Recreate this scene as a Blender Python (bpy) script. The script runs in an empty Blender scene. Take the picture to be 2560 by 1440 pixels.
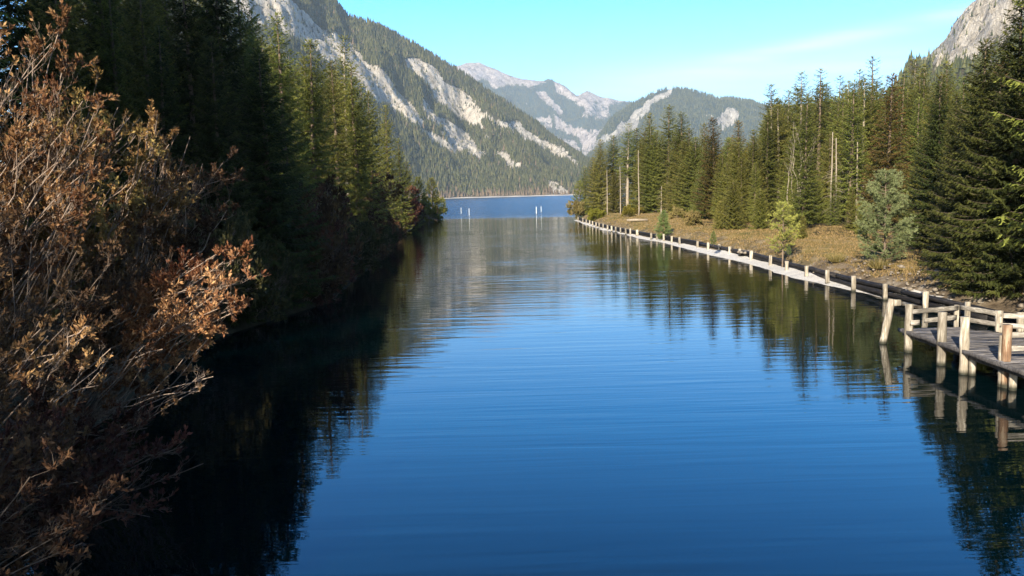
import bpy, math, random
import numpy as np
from mathutils import Vector, Matrix, noise

random.seed(7)
rng = np.random.default_rng(7)
R = math.radians
scene = bpy.context.scene
col = scene.collection

# ------------------------------------------------------------------ camera
CAMH, FPX, PITCH, ROLL = 5.5, 2048.0, 6.49, -1.5
cam_d = bpy.data.cameras.new('camera'); cam = bpy.data.objects.new('camera', cam_d); col.objects.link(cam)
cam_d.sensor_width = 36; cam_d.lens = 36 * FPX / 2560
cam_d.clip_start = 0.1; cam_d.clip_end = 60000
CM = Matrix.Rotation(R(90 - PITCH), 3, 'X') @ Matrix.Rotation(R(ROLL), 3, 'Z')
cam.matrix_world = Matrix.Translation((0, 0, CAMH)) @ CM.to_4x4()
scene.camera = cam

# ------------------------------------------------------------------ sun and sky
SUN_AZ, SUN_EL = 22.0, 24.0      # light travels towards +Y and to the right
sd = Vector((math.sin(R(SUN_AZ)) * math.cos(R(SUN_EL)), math.cos(R(SUN_AZ)) * math.cos(R(SUN_EL)), -math.sin(R(SUN_EL))))
sun_d = bpy.data.lights.new('sun', 'SUN'); sun_d.energy = 5.0; sun_d.angle = R(0.5); sun_d.color = (1.0, 0.90, 0.74)
sun = bpy.data.objects.new('sun', sun_d); col.objects.link(sun)
sun.rotation_euler = sd.to_track_quat('-Z', 'Y').to_euler(); sun.location = (0, -20, 60)

world = bpy.data.worlds.new('World'); scene.world = world; world.use_nodes = True
nt = world.node_tree; nt.nodes.clear()
def N(nt, typ, **kw):
    n = nt.nodes.new(typ)
    for k, v in kw.items():
        if k == 'inp':
            for a, b in v.items(): n.inputs[a].default_value = b
        else: setattr(n, k, v)
    return n
def math_n(nt, op, a, b=None, c=None, clamp=False):
    n = nt.nodes.new('ShaderNodeMath'); n.operation = op; n.use_clamp = clamp
    for i, v in enumerate((a, b, c)):
        if v is None: continue
        if isinstance(v, (int, float)): n.inputs[i].default_value = v
        else: nt.links.new(v, n.inputs[i])
    return n.outputs[0]
def mix_c(nt, fac, a, b, blend='MIX'):
    n = nt.nodes.new('ShaderNodeMix'); n.data_type = 'RGBA'; n.blend_type = blend; n.clamp_factor = True
    for i, v in ((0, fac), (6, a), (7, b)):
        if isinstance(v, (int, float)): n.inputs[i].default_value = v
        elif isinstance(v, tuple): n.inputs[i].default_value = v if len(v) == 4 else v + (1,)
        else: nt.links.new(v, n.inputs[i])
    return n.outputs[2]
sky = N(nt, 'ShaderNodeTexSky', sky_type='NISHITA', sun_disc=False, sun_elevation=R(SUN_EL),
        sun_rotation=R(180 + SUN_AZ), altitude=900, air_density=1.0, dust_density=0.4, ozone_density=2.0)
tc = N(nt, 'ShaderNodeTexCoord')
sep = N(nt, 'ShaderNodeSeparateXYZ'); nt.links.new(tc.outputs['Generated'], sep.inputs[0])
X, Y, Z = sep.outputs
back_ = N(nt, 'ShaderNodeMapRange', interpolation_type='SMOOTHSTEP'); nt.links.new(Y, back_.inputs[0])   # the sky is whiter on the sun's side
back_.inputs[1].default_value = 0.25; back_.inputs[2].default_value = -0.35; back_.inputs[3].default_value = 0; back_.inputs[4].default_value = 1
tr_ = nt.nodes.new('ShaderNodeValToRGB'); nt.links.new(Z, tr_.inputs[0]); cr_ = tr_.color_ramp
cr_.elements[0].position = 0.03; cr_.elements[0].color = (0.50, 0.55, 0.60, 1)
cr_.elements[1].position = 0.75; cr_.elements[1].color = (0.005, 0.06, 0.20, 1)
for p_, c_ in ((0.10, (0.29, 0.47, 0.60)), (0.2, (0.14, 0.48, 0.74)), (0.27, (0.02, 0.50, 0.86)), (0.42, (0.0, 0.50, 0.98)), (0.55, (0.0, 0.16, 0.38))):
    e_ = cr_.elements.new(p_); e_.color = c_ + (1,)
tint = mix_c(nt, 1.0, sky.outputs[0], mix_c(nt, 1.0, mix_c(nt, back_.outputs[0], tr_.outputs[0], (0.26, 0.29, 0.31)), (2.1, 2.1, 2.1), 'MULTIPLY'), 'MULTIPLY')
# thin cirrus: two long bands low over the far mountains
az = math_n(nt, 'DIVIDE', X, math_n(nt, 'MAXIMUM', Y, 0.05))
el = math_n(nt, 'DIVIDE', Z, math_n(nt, 'MAXIMUM', Y, 0.05))
cmb = N(nt, 'ShaderNodeCombineXYZ'); nt.links.new(az, cmb.inputs[0]); nt.links.new(el, cmb.inputs[1])
mp = N(nt, 'ShaderNodeMapping'); mp.inputs['Rotation'].default_value = (0, 0, R(-12)); mp.inputs['Scale'].default_value = (3.0, 30.0, 1)
nt.links.new(cmb.outputs[0], mp.inputs[0])
cn = N(nt, 'ShaderNodeTexNoise', inp={'Scale': 1.6, 'Detail': 6.0, 'Roughness': 0.55}); nt.links.new(mp.outputs[0], cn.inputs['Vector'])
def band(slope, off, width, x0, x1, soft):
    d = math_n(nt, 'SUBTRACT', el, math_n(nt, 'MULTIPLY_ADD', az, slope, off))
    g = math_n(nt, 'DIVIDE', d, width); g = math_n(nt, 'MULTIPLY', g, g)
    g = math_n(nt, 'POWER', 2.718, math_n(nt, 'MULTIPLY', g, -1.0))
    a = N(nt, 'ShaderNodeMapRange', interpolation_type='SMOOTHSTEP'); nt.links.new(az, a.inputs[0])
    a.inputs[1].default_value = x0; a.inputs[2].default_value = x0 + soft
    b = N(nt, 'ShaderNodeMapRange', interpolation_type='SMOOTHSTEP'); nt.links.new(az, b.inputs[0])
    b.inputs[1].default_value = x1; b.inputs[2].default_value = x1 + soft; b.inputs[3].default_value = 1; b.inputs[4].default_value = 0
    return math_n(nt, 'MULTIPLY', g, math_n(nt, 'MULTIPLY', a.outputs[0], b.outputs[0]))
b1 = band(0.05, 0.122, 0.020, 0.0, 0.40, 0.2)
b2 = band(0.168, 0.108, 0.009, 0.15, 0.9, 0.25)
b3 = band(0.04, 0.055, 0.03, -0.4, 0.9, 0.5)
cl = math_n(nt, 'ADD', math_n(nt, 'MULTIPLY', b1, 0.5), math_n(nt, 'ADD', math_n(nt, 'MULTIPLY', b2, 0.55), math_n(nt, 'MULTIPLY', b3, 0.4)))
cl = math_n(nt, 'MULTIPLY', cl, math_n(nt, 'MULTIPLY_ADD', cn.outputs[0], 1.8, -0.3, clamp=True), clamp=True)
skyc = mix_c(nt, cl, tint, (5.2, 6.2, 6.6))
bg = N(nt, 'ShaderNodeBackground'); bg.inputs[1].default_value = 0.13
nt.links.new(skyc, bg.inputs[0])
wo = N(nt, 'ShaderNodeOutputWorld'); nt.links.new(bg.outputs[0], wo.inputs[0])

scene.view_settings.view_transform = 'Standard'; scene.view_settings.look = 'None'
scene.view_settings.exposure = 1.25; scene.view_settings.gamma = 1
scene.render.engine = 'CYCLES'
cy = scene.cycles
cy.use_denoising = True; cy.max_bounces = 5; cy.diffuse_bounces = 2; cy.glossy_bounces = 3; cy.transmission_bounces = 2
cy.volume_bounces = 0; cy.transparent_max_bounces = 4; cy.sample_clamp_indirect = 4

# ------------------------------------------------------------------ projection helpers (photo pixel -> world)
CMn = np.array(CM)
def ray(px, py): return CM @ Vector(((px - 1280) / FPX, -(py - 720) / FPX, -1))
def G(px, py, z=0.0):
    r = ray(px, py); t = (z - CAMH) / r.z
    return Vector((r.x * t, r.y * t, z))
def P(px, py, dist):
    r = ray(px, py); t = dist / r.y
    return Vector((r.x * t, dist, CAMH + r.z * t))
def to_px(V):
    V = np.asarray(V, float); c = (V - np.array([0, 0, CAMH])) @ CMn
    w = np.maximum(-c[..., 2], 1e-3)
    return 1280 + FPX * c[..., 0] / w, 720 - FPX * c[..., 1] / w

# ------------------------------------------------------------------ object helpers
def tag(o, label=None, cat=None, group=None, kind=None):
    if label: o['label'] = label
    if cat: o['category'] = cat
    if group: o['group'] = group
    if kind: o['kind'] = kind
    return o
def empty(name, loc=(0, 0, 0), rz=0.0, scale=1.0):
    o = bpy.data.objects.new(name, None); col.objects.link(o)
    o.location = loc; o.rotation_euler = (0, 0, rz); o.scale = (scale,) * 3 if isinstance(scale, (int, float)) else scale
    o.empty_display_size = 0.5
    return o
def copy_tree(o, parent=None):
    c = o.copy(); col.objects.link(c)
    if parent: c.parent = parent
    for ch in o.children: copy_tree(ch, c)
    return c
class MB:
    """collects vertices and faces (numpy) and links them as ONE mesh object"""
    def __init__(s): s.v = []; s.f = []; s.a = []; s.n = 0
    def add(s, v, f, a=0.5):
        v = np.asarray(v, np.float32).reshape(-1, 3); f = np.asarray(f, np.int64)
        s.v.append(v); s.f.append(f + s.n); s.n += len(v)
        s.a.append(np.full(len(v), a, np.float32) if np.isscalar(a) else np.asarray(a, np.float32))
        return s
    def mesh(s, name, mat, smooth=False):
        v = np.concatenate(s.v); me = bpy.data.meshes.new(name)
        me.vertices.add(len(v)); me.vertices.foreach_set('co', v.ravel())
        idx = np.concatenate([f.ravel() for f in s.f]); tot = np.concatenate([np.full(len(f), f.shape[1]) for f in s.f])
        st = np.concatenate([[0], np.cumsum(tot)[:-1]])
        me.loops.add(len(idx)); me.loops.foreach_set('vertex_index', idx.astype(np.int32))
        me.polygons.add(len(tot)); me.polygons.foreach_set('loop_start', st.astype(np.int32)); me.polygons.foreach_set('loop_total', tot.astype(np.int32))
        if smooth: me.polygons.foreach_set('use_smooth', np.ones(len(tot), bool))
        at = me.attributes.new('tone', 'FLOAT', 'POINT'); at.data.foreach_set('value', np.concatenate(s.a))
        me.update(calc_edges=True); me.validate()
        me.materials.append(mat)
        return me
    def build(s, name, mat, parent=None, smooth=False):
        o = bpy.data.objects.new(name, s.mesh(name, mat, smooth)); col.objects.link(o)
        if parent: o.parent = parent
        return o
    def box(s, c, size, rot=None, a=0.5, jit=0.0):
        v = np.array([[x, y, z] for x in (-.5, .5) for y in (-.5, .5) for z in (-.5, .5)]) * np.array(size)
        if jit: v += rng.normal(0, jit, v.shape)
        if rot is not None: v = v @ np.array(rot).T
        s.add(v + np.array(c), [[0, 1, 3, 2], [4, 6, 7, 5], [0, 4, 5, 1], [2, 3, 7, 6], [0, 2, 6, 4], [1, 5, 7, 3]], a); return s
    def plank(s, p0, p1, w, h, a=0.5, up=(0, 0, 1)):
        """box from p0 to p1, w wide sideways, h high, with slightly worn edges"""
        p0, p1 = Vector(p0), Vector(p1); d = p1 - p0; L = d.length; d.normalize()
        sde = d.cross(Vector(up)).normalized(); u = sde.cross(d)
        c = 0.12 * min(w, h); prof = [(-w/2, -h/2+c), (-w/2+c, -h/2), (w/2-c, -h/2), (w/2, -h/2+c), (w/2, h/2-c), (w/2-c, h/2), (-w/2+c, h/2), (-w/2, h/2-c)]
        n = max(2, int(L / 0.25) + 1); V = []
        for i in range(n):
            q = p0 + d * (L * i / (n - 1))
            for (x, y) in prof:
                V.append(q + sde * (x + random.gauss(0, 0.03 * w)) + u * (y + random.gauss(0, 0.03 * h)))
        F = [[i*8+j, i*8+(j+1) % 8, (i+1)*8+(j+1) % 8, (i+1)*8+j] for i in range(n-1) for j in range(8)]
        s.add([tuple(x) for x in V], F, a)
        b = s.n - n * 8
        s.f.append(np.array([[b + 7 - k for k in range(8)]])); s.f.append(np.array([[b + (n-1)*8 + k for k in range(8)]]))
        return s
    def tube(s, pts, rad, k=6, a=0.5, cap=True, rough=0.0):
        pts = np.asarray(pts, float); n = len(pts); rad = np.broadcast_to(np.asarray(rad, float), (n,))
        t = np.gradient(pts, axis=0); t /= np.linalg.norm(t, axis=1, keepdims=True) + 1e-9
        ref = np.where(np.abs(t[:, 2:3]) > 0.9, np.array([[1., 0, 0]]), np.array([[0, 0, 1.]]))
        s1 = np.cross(t, ref); s1 /= np.linalg.norm(s1, axis=1, keepdims=True) + 1e-9
        s2 = np.cross(t, s1)
        an = np.arange(k) * 2 * np.pi / k
        rr = rad[:, None, None] * (1 + (rng.normal(0, rough, (n, k, 1)) if rough else 0))
        V = pts[:, None] + rr * (np.cos(an)[None, :, None] * s1[:, None] + np.sin(an)[None, :, None] * s2[:, None])
        i, j = np.meshgrid(np.arange(n - 1), np.arange(k), indexing='ij')
        F = np.stack([i*k+j, i*k+(j+1) % k, (i+1)*k+(j+1) % k, (i+1)*k+j], -1).reshape(-1, 4)
        b = s.n; s.add(V.reshape(-1, 3), F, a)
        if cap:
            s.f.append(np.array([[b + k - 1 - q for q in range(k)]])); s.f.append(np.array([[b + (n-1)*k + q for q in range(k)]]))
        return s

# ------------------------------------------------------------------ materials
def material(name):
    m = bpy.data.materials.new(name); m.use_nodes = True; nt = m.node_tree
    p = nt.nodes['Principled BSDF']; return m, nt, p
def ramp(nt, fac, stops):
    r = nt.nodes.new('ShaderNodeValToRGB'); nt.links.new(fac, r.inputs[0]); cr = r.color_ramp
    while len(cr.elements) > 1: cr.elements.remove(cr.elements[-1])
    cr.elements[0].position = stops[0][0]; cr.elements[0].color = stops[0][1] + (1,)
    for p, c in stops[1:]:
        e = cr.elements.new(p); e.color = c + (1,)
    return r.outputs[0]
def noise_t(nt, scale, detail=4, rough=0.55, vec=None, dist=0.0, coord='Object', sc=None):
    n = nt.nodes.new('ShaderNodeTexNoise'); n.inputs['Scale'].default_value = scale; n.inputs['Detail'].default_value = detail
    n.inputs['Roughness'].default_value = rough; n.inputs['Distortion'].default_value = dist
    if vec is None:
        t = nt.nodes.new('ShaderNodeTexCoord'); vec = t.outputs[coord]
    if sc:
        m = nt.nodes.new('ShaderNodeMapping'); m.inputs['Scale'].default_value = sc; nt.links.new(vec, m.inputs[0]); vec = m.outputs[0]
    nt.links.new(vec, n.inputs['Vector']); return n.outputs[0]
def geo_pos(nt): return nt.nodes.new('ShaderNodeNewGeometry').outputs['Position']
def attr(nt, name='tone'):
    a = nt.nodes.new('ShaderNodeAttribute'); a.attribute_name = name; return a.outputs['Fac']
def bump(nt, p, h, strength=0.5, dist=0.05):
    b = nt.nodes.new('ShaderNodeBump'); b.inputs['Strength'].default_value = strength; b.inputs['Distance'].default_value = dist
    nt.links.new(h, b.inputs['Height']); nt.links.new(b.outputs[0], p.inputs['Normal'])
def setp(p, rough=0.8, spec=0.3):
    p.inputs['Roughness'].default_value = rough; p.inputs['Specular IOR Level'].default_value = spec

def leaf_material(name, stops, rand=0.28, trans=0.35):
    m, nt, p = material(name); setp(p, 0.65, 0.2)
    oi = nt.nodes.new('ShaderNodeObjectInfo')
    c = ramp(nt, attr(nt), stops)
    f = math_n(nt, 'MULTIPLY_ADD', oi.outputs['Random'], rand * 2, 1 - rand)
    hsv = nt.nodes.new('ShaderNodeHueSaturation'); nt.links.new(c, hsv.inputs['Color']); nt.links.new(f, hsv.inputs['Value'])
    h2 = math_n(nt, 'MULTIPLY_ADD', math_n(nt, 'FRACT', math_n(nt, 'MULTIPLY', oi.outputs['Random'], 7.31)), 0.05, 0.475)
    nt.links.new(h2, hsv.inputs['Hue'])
    nt.links.new(hsv.outputs[0], p.inputs['Base Color'])
    tr = nt.nodes.new('ShaderNodeBsdfTranslucent'); nt.links.new(hsv.outputs[0], tr.inputs[0])
    mx = nt.nodes.new('ShaderNodeMixShader'); mx.inputs[0].default_value = trans
    nt.links.new(p.outputs[0], mx.inputs[1]); nt.links.new(tr.outputs[0], mx.inputs[2])
    nt.links.new(mx.outputs[0], nt.nodes['Material Output'].inputs[0])
    return m
M = {}
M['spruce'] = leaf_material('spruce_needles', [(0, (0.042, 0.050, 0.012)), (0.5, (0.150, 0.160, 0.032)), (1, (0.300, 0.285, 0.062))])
M['spruce_shaded'] = leaf_material('shaded_spruce_needles', [(0, (0.016, 0.022, 0.006)), (0.5, (0.045, 0.056, 0.014)), (1, (0.125, 0.130, 0.030))])  # darker copy of the spruce needles, shade put into the colour
M['spruce_brown'] = leaf_material('spruce_cone_top', [(0, (0.04, 0.04, 0.012)), (0.6, (0.13, 0.10, 0.025)), (1, (0.26, 0.13, 0.045))])
M['pine_blue'] = leaf_material('pine_blue_green', [(0, (0.03, 0.045, 0.022)), (0.5, (0.115, 0.150, 0.06)), (1, (0.27, 0.31, 0.14))], 0.1)
M['pine_yellow'] = leaf_material('pine_yellow_green', [(0, (0.06, 0.07, 0.015)), (0.4, (0.20, 0.21, 0.04)), (1, (0.50, 0.45, 0.12))], 0.1)
M['pine_green'] = leaf_material('pine_fresh_green', [(0, (0.03, 0.05, 0.015)), (0.5, (0.11, 0.155, 0.045)), (1, (0.25, 0.30, 0.10))], 0.15)
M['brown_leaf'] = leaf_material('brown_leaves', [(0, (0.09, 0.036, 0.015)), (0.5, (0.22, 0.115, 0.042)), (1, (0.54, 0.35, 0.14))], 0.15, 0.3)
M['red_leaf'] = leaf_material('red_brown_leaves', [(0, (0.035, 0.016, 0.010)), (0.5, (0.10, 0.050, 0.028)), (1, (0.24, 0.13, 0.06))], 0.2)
M['olive_dark'] = leaf_material('dark_olive_leaves', [(0, (0.022, 0.026, 0.010)), (0.5, (0.06, 0.062, 0.022)), (1, (0.15, 0.13, 0.045))], 0.2)
M['yellow_leaf'] = leaf_material('olive_leaves', [(0, (0.06, 0.06, 0.01)), (0.5, (0.17, 0.16, 0.02)), (1, (0.30, 0.26, 0.04))], 0.2)
M['dry_grass'] = leaf_material('dry_grass_blades', [(0, (0.09, 0.085, 0.02)), (0.5, (0.22, 0.165, 0.06)), (1, (0.40, 0.29, 0.13))], 0.15)

def bark_material(name, c0, c1, rand=0.2):
    m, nt, p = material(name); setp(p, 0.85, 0.2)
    n = noise_t(nt, 3.0, 5, 0.65, geo_pos(nt), sc=(6, 6, 1.2))
    c = ramp(nt, n, [(0.3, c0), (0.7, c1)])
    nt.links.new(c, p.inputs['Base Color']); bump(nt, p, n, 0.6, 0.03); return m
M['bark'] = bark_material('conifer_bark', (0.07, 0.05, 0.035), (0.24, 0.18, 0.13))
M['pale_bark'] = bark_material('pale_bark', (0.14, 0.11, 0.08), (0.40, 0.34, 0.26))
M['twig'] = bark_material('bare_twigs', (0.13, 0.085, 0.06), (0.40, 0.31, 0.24))
M['dead_twig'] = bark_material('dead_twigs', (0.06, 0.042, 0.03), (0.17, 0.13, 0.10))

# weathered wood: pale with dark wet foot and streaks
def wood_material(name, c0, c1, wet=True, sc=(5, 5, 0.6), orange=False):
    m, nt, p = material(name); setp(p, 0.75, 0.3)
    pos = geo_pos(nt)
    n = noise_t(nt, 2.2, 7, 0.7, pos, sc=sc); n2 = noise_t(nt, 1.1, 3, 0.5, pos)
    c = ramp(nt, n, [(0.32, tuple(x * 0.30 for x in c0)), (0.42, tuple(x * 0.8 for x in c0)), (0.5, c0), (0.62, c1)])
    c = mix_c(nt, math_n(nt, 'MULTIPLY_ADD', n2, 2.0, -0.8, clamp=True), c, tuple(x * 0.6 for x in c0))
    a = attr(nt); a2 = math_n(nt, 'MULTIPLY_ADD', a, 0.8, 0.6)
    hsv = nt.nodes.new('ShaderNodeHueSaturation'); nt.links.new(c, hsv.inputs['Color']); nt.links.new(a2, hsv.inputs['Value']); c = hsv.outputs[0]
    if wet:
        s = nt.nodes.new('ShaderNodeSeparateXYZ'); nt.links.new(pos, s.inputs[0])
        z = math_n(nt, 'ADD', s.outputs[2], math_n(nt, 'MULTIPLY_ADD', n2, 0.16, -0.08))
        w = nt.nodes.new('ShaderNodeMapRange'); nt.links.new(z, w.inputs[0]); w.inputs[1].default_value = 0.04; w.inputs[2].default_value = 0.17
        w.inputs[3].default_value = 1; w.inputs[4].default_value = 0
        c = mix_c(nt, w.outputs[0], c, (0.03, 0.03, 0.02))
    nt.links.new(c, p.inputs['Base Color']); bump(nt, p, n, 0.5, 0.02); return m
M['wood'] = wood_material('weathered_white_wood', (0.27, 0.23, 0.175), (0.54, 0.495, 0.41))
M['rail'] = wood_material('grey_rail_wood', (0.26, 0.23, 0.19), (0.50, 0.46, 0.39), False, (1.5, 1.5, 7))
M['rust_wood'] = wood_material('rusty_orange_wood', (0.26, 0.15, 0.085), (0.50, 0.38, 0.26))
M['deck'] = wood_material('deck_boards', (0.115, 0.105, 0.10), (0.24, 0.22, 0.21), False, (1.2, 8, 3))
M['dark_log'] = wood_material('dark_wet_log', (0.014, 0.012, 0.011), (0.045, 0.038, 0.033), False, (5, 0.8, 5))
M['pole'] = wood_material('white_pole', (0.70, 0.70, 0.68), (0.85, 0.85, 0.83), False)

m, nt_, p = material('pale_stone'); setp(p, 0.85, 0.2)
nt_.links.new(ramp(nt_, noise_t(nt_, 3, 5), [(0.3, (0.10, 0.08, 0.06)), (0.7, (0.27, 0.23, 0.18))]), p.inputs['Base Color']); M['stone'] = m
m, nt_, p = material('charred_earth'); setp(p, 0.95, 0.1)
nt_.links.new(ramp(nt_, noise_t(nt_, 4, 5, 0.6, geo_pos(nt_)), [(0.35, (0.012, 0.010, 0.009)), (0.7, (0.06, 0.045, 0.03))]), p.inputs['Base Color']); M['char'] = m

# bank ground: tone attribute 0 gravel, 0.5 grass, 1 forest floor / 0.25 raw earth
def ground_material():
    m, nt, p = material('bank_ground'); setp(p, 0.95, 0.1); pos = geo_pos(nt)
    big = noise_t(nt, 0.16, 5, 0.6, pos); mid = noise_t(nt, 0.9, 6, 0.65, pos); fine = noise_t(nt, 9.0, 5, 0.7, pos)
    v = nt.nodes.new('ShaderNodeTexVoronoi'); v.inputs['Scale'].default_value = 14; nt.links.new(pos, v.inputs['Vector'])
    gravel = mix_c(nt, 0.45, ramp(nt, fine, [(0.3, (0.40, 0.37, 0.33)), (0.7, (0.74, 0.71, 0.66))]), ramp(nt, v.outputs['Distance'], [(0.0, (0.75, 0.72, 0.66)), (0.7, (0.40, 0.37, 0.33))]))
    earth = ramp(nt, mid, [(0.3, (0.06, 0.042, 0.026)), (0.55, (0.17, 0.13, 0.085)), (0.75, (0.36, 0.32, 0.26))])
    gfac = math_n(nt, 'ADD', math_n(nt, 'MULTIPLY', mid, 0.6), math_n(nt, 'MULTIPLY', big, 0.5))
    grass = ramp(nt, gfac, [(0.36, (0.075, 0.080, 0.016)), (0.5, (0.20, 0.155, 0.050)), (0.62, (0.36, 0.25, 0.12)), (0.74, (0.14, 0.10, 0.05))])
    grass = mix_c(nt, math_n(nt, 'MULTIPLY', fine, 0.6), grass, (0.10, 0.085, 0.03))
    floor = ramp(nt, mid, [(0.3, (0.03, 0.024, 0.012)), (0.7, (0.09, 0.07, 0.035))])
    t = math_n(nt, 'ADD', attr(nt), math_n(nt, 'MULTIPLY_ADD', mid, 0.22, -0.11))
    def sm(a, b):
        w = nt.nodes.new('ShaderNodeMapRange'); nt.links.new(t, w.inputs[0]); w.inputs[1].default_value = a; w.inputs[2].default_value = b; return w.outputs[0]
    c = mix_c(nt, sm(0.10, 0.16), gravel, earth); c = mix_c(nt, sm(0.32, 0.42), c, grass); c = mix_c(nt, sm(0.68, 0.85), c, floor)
    nt.links.new(c, p.inputs['Base Color'])
    bump(nt, p, math_n(nt, 'ADD', mid, math_n(nt, 'MULTIPLY', fine, 0.3)), 0.9, 0.25)
    return m
M['ground'] = ground_material()

def mountain_material(name, rock0, rock1, forest0, forest1, sc=1.0):
    m, nt, p = material(name); setp(p, 0.95, 0.1); pos = geo_pos(nt)
    big = noise_t(nt, 0.011 * sc, 9, 0.72, pos, sc=(1, 1, 0.5), dist=0.6)
    fine = noise_t(nt, 0.045 * sc, 8, 0.72, pos, sc=(1, 1, 0.35), dist=1.0)
    fine2 = noise_t(nt, 0.16 * sc, 6, 0.75, pos, sc=(1.4, 1, 0.5), dist=1.5)
    fine = math_n(nt, 'ADD', math_n(nt, 'MULTIPLY', fine, 0.6), math_n(nt, 'MULTIPLY', fine2, 0.4))
    fine = math_n(nt, 'MULTIPLY_ADD', fine, 1.6, -0.30)
    rock = ramp(nt, fine, [(0.30, tuple(x * 0.25 for x in rock0)), (0.43, rock0), (0.58, rock1), (0.7, tuple(min(0.8, x * 1.15) for x in rock1))])
    forest = ramp(nt, fine, [(0.3, forest0), (0.7, forest1)])
    t = math_n(nt, 'ADD', attr(nt), math_n(nt, 'ADD', math_n(nt, 'MULTIPLY_ADD', big, 1.3, -0.65), math_n(nt, 'MULTIPLY_ADD', fine, 1.3, -0.65)))
    w = nt.nodes.new('ShaderNodeMapRange'); nt.links.new(t, w.inputs[0]); w.inputs[1].default_value = 0.42; w.inputs[2].default_value = 0.58
    nt.links.new(mix_c(nt, w.outputs[0], forest, rock), p.inputs['Base Color'])
    bump(nt, p, fine, 1.0, 14.0 / sc)
    return m
M['mt1'] = mountain_material('near_mountain', (0.43, 0.38, 0.315), (0.70, 0.635, 0.545), (0.06, 0.06, 0.035), (0.15, 0.13, 0.075))
M['mt2'] = mountain_material('pale_mountain', (0.38, 0.32, 0.29), (0.60, 0.52, 0.475), (0.028, 0.05, 0.045), (0.075, 0.10, 0.08), 0.4)
M['mt3'] = mountain_material('wooded_mountain', (0.34, 0.31, 0.27), (0.56, 0.52, 0.46), (0.03, 0.045, 0.03), (0.07, 0.09, 0.06), 0.6)
m = leaf_material('far_forest', [(0, (0.035, 0.045, 0.016)), (0.6, (0.085, 0.095, 0.035)), (0.85, (0.14, 0.135, 0.055)), (1, (0.17, 0.135, 0.075))], 0.0, 0.1); M['far_forest'] = m

def water_material():
    m, nt, p = material('lake_water'); pos = geo_pos(nt)
    s = nt.nodes.new('ShaderNodeSeparateXYZ'); nt.links.new(pos, s.inputs[0]); x, y = s.outputs[0], s.outputs[1]
    p.inputs['Base Color'].default_value = (0.0002, 0.0042, 0.0052, 1)
    p.inputs['IOR'].default_value = 1.333; p.inputs['Specular IOR Level'].default_value = 0.5
    # edge of the wind-ruffled lake
    en = noise_t(nt, 0.05, 3, 0.6, pos, sc=(1, 2, 1))
    yy = math_n(nt, 'ADD', y, math_n(nt, 'MULTIPLY_ADD', en, 60, -30))
    w = nt.nodes.new('ShaderNodeMapRange'); nt.links.new(yy, w.inputs[0]); w.inputs[1].default_value = 185; w.inputs[2].default_value = 235
    ruf = w.outputs[0]
    nt.links.new(math_n(nt, 'MULTIPLY_ADD', ruf, 0.20, 0.004), p.inputs['Roughness'])
    # long low ripples across the channel, in gusty patches
    n1 = noise_t(nt, 1.0, 2, 0.5, pos, dist=0.4, sc=(0.14, 1.35, 1)); n2 = noise_t(nt, 1.0, 2, 0.5, pos, dist=0.3, sc=(0.3, 3.6, 1))
    patch = noise_t(nt, 1.0, 3, 0.5, pos, sc=(0.02, 0.07, 1))
    pm = nt.nodes.new('ShaderNodeMapRange'); nt.links.new(patch, pm.inputs[0]); pm.inputs[1].default_value = 0.35; pm.inputs[2].default_value = 0.65; pm.inputs[3].default_value = 0.35; pm.inputs[4].default_value = 1.3
    h = math_n(nt, 'MULTIPLY', math_n(nt, 'ADD', math_n(nt, 'MULTIPLY', n1, 0.017), math_n(nt, 'ADD', math_n(nt, 'MULTIPLY', n2, 0.0060), math_n(nt, 'MULTIPLY', noise_t(nt, 1.0, 2, 0.5, pos, sc=(1.3, 9.0, 1)), 0.0007))), pm.outputs[0])
    ca = nt.nodes.new('ShaderNodeMapRange'); nt.links.new(y, ca.inputs[0]); ca.inputs[1].default_value = 14; ca.inputs[2].default_value = 70; ca.inputs[3].default_value = 0.40; ca.inputs[4].default_value = 1.5
    h = math_n(nt, 'MULTIPLY', h, ca.outputs[0])
    n3 = noise_t(nt, 1.0, 3, 0.6, pos, sc=(0.35, 1.2, 1))
    h = math_n(nt, 'ADD', h, math_n(nt, 'MULTIPLY', math_n(nt, 'MULTIPLY', n3, 0.55), ruf))
    b = nt.nodes.new('ShaderNodeBump'); b.inputs['Strength'].default_value = 1.0; b.inputs['Distance'].default_value = 1.0
    nt.links.new(h, b.inputs['Height']); nt.links.new(b.outputs[0], p.inputs['Normal'])
    return m
M['water'] = water_material()

# ------------------------------------------------------------------ numpy value noise helpers
def fbm(x, y, z=0.0, octv=5, ridged=False):
    out = np.empty(len(x))
    for i in range(len(x)):
        q = Vector((x[i], y[i], z)); 
        out[i] = noise.ridged_multi_fractal(q, 0.9, 2.1, octv, 1.0, 2.0) if ridged else noise.fractal(q, 1.0, 2.1, octv)
    return out
def inpoly(px, py, poly):
    c = np.zeros(len(px), bool); n = len(poly)
    for i in range(n):
        x0, y0 = poly[i]; x1, y1 = poly[(i + 1) % n]
        if y0 == y1: continue
        cond = ((y0 > py) != (y1 > py)) & (px < (x1 - x0) * (py - y0) / (y1 - y0) + x0); c ^= cond
    return c

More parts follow.
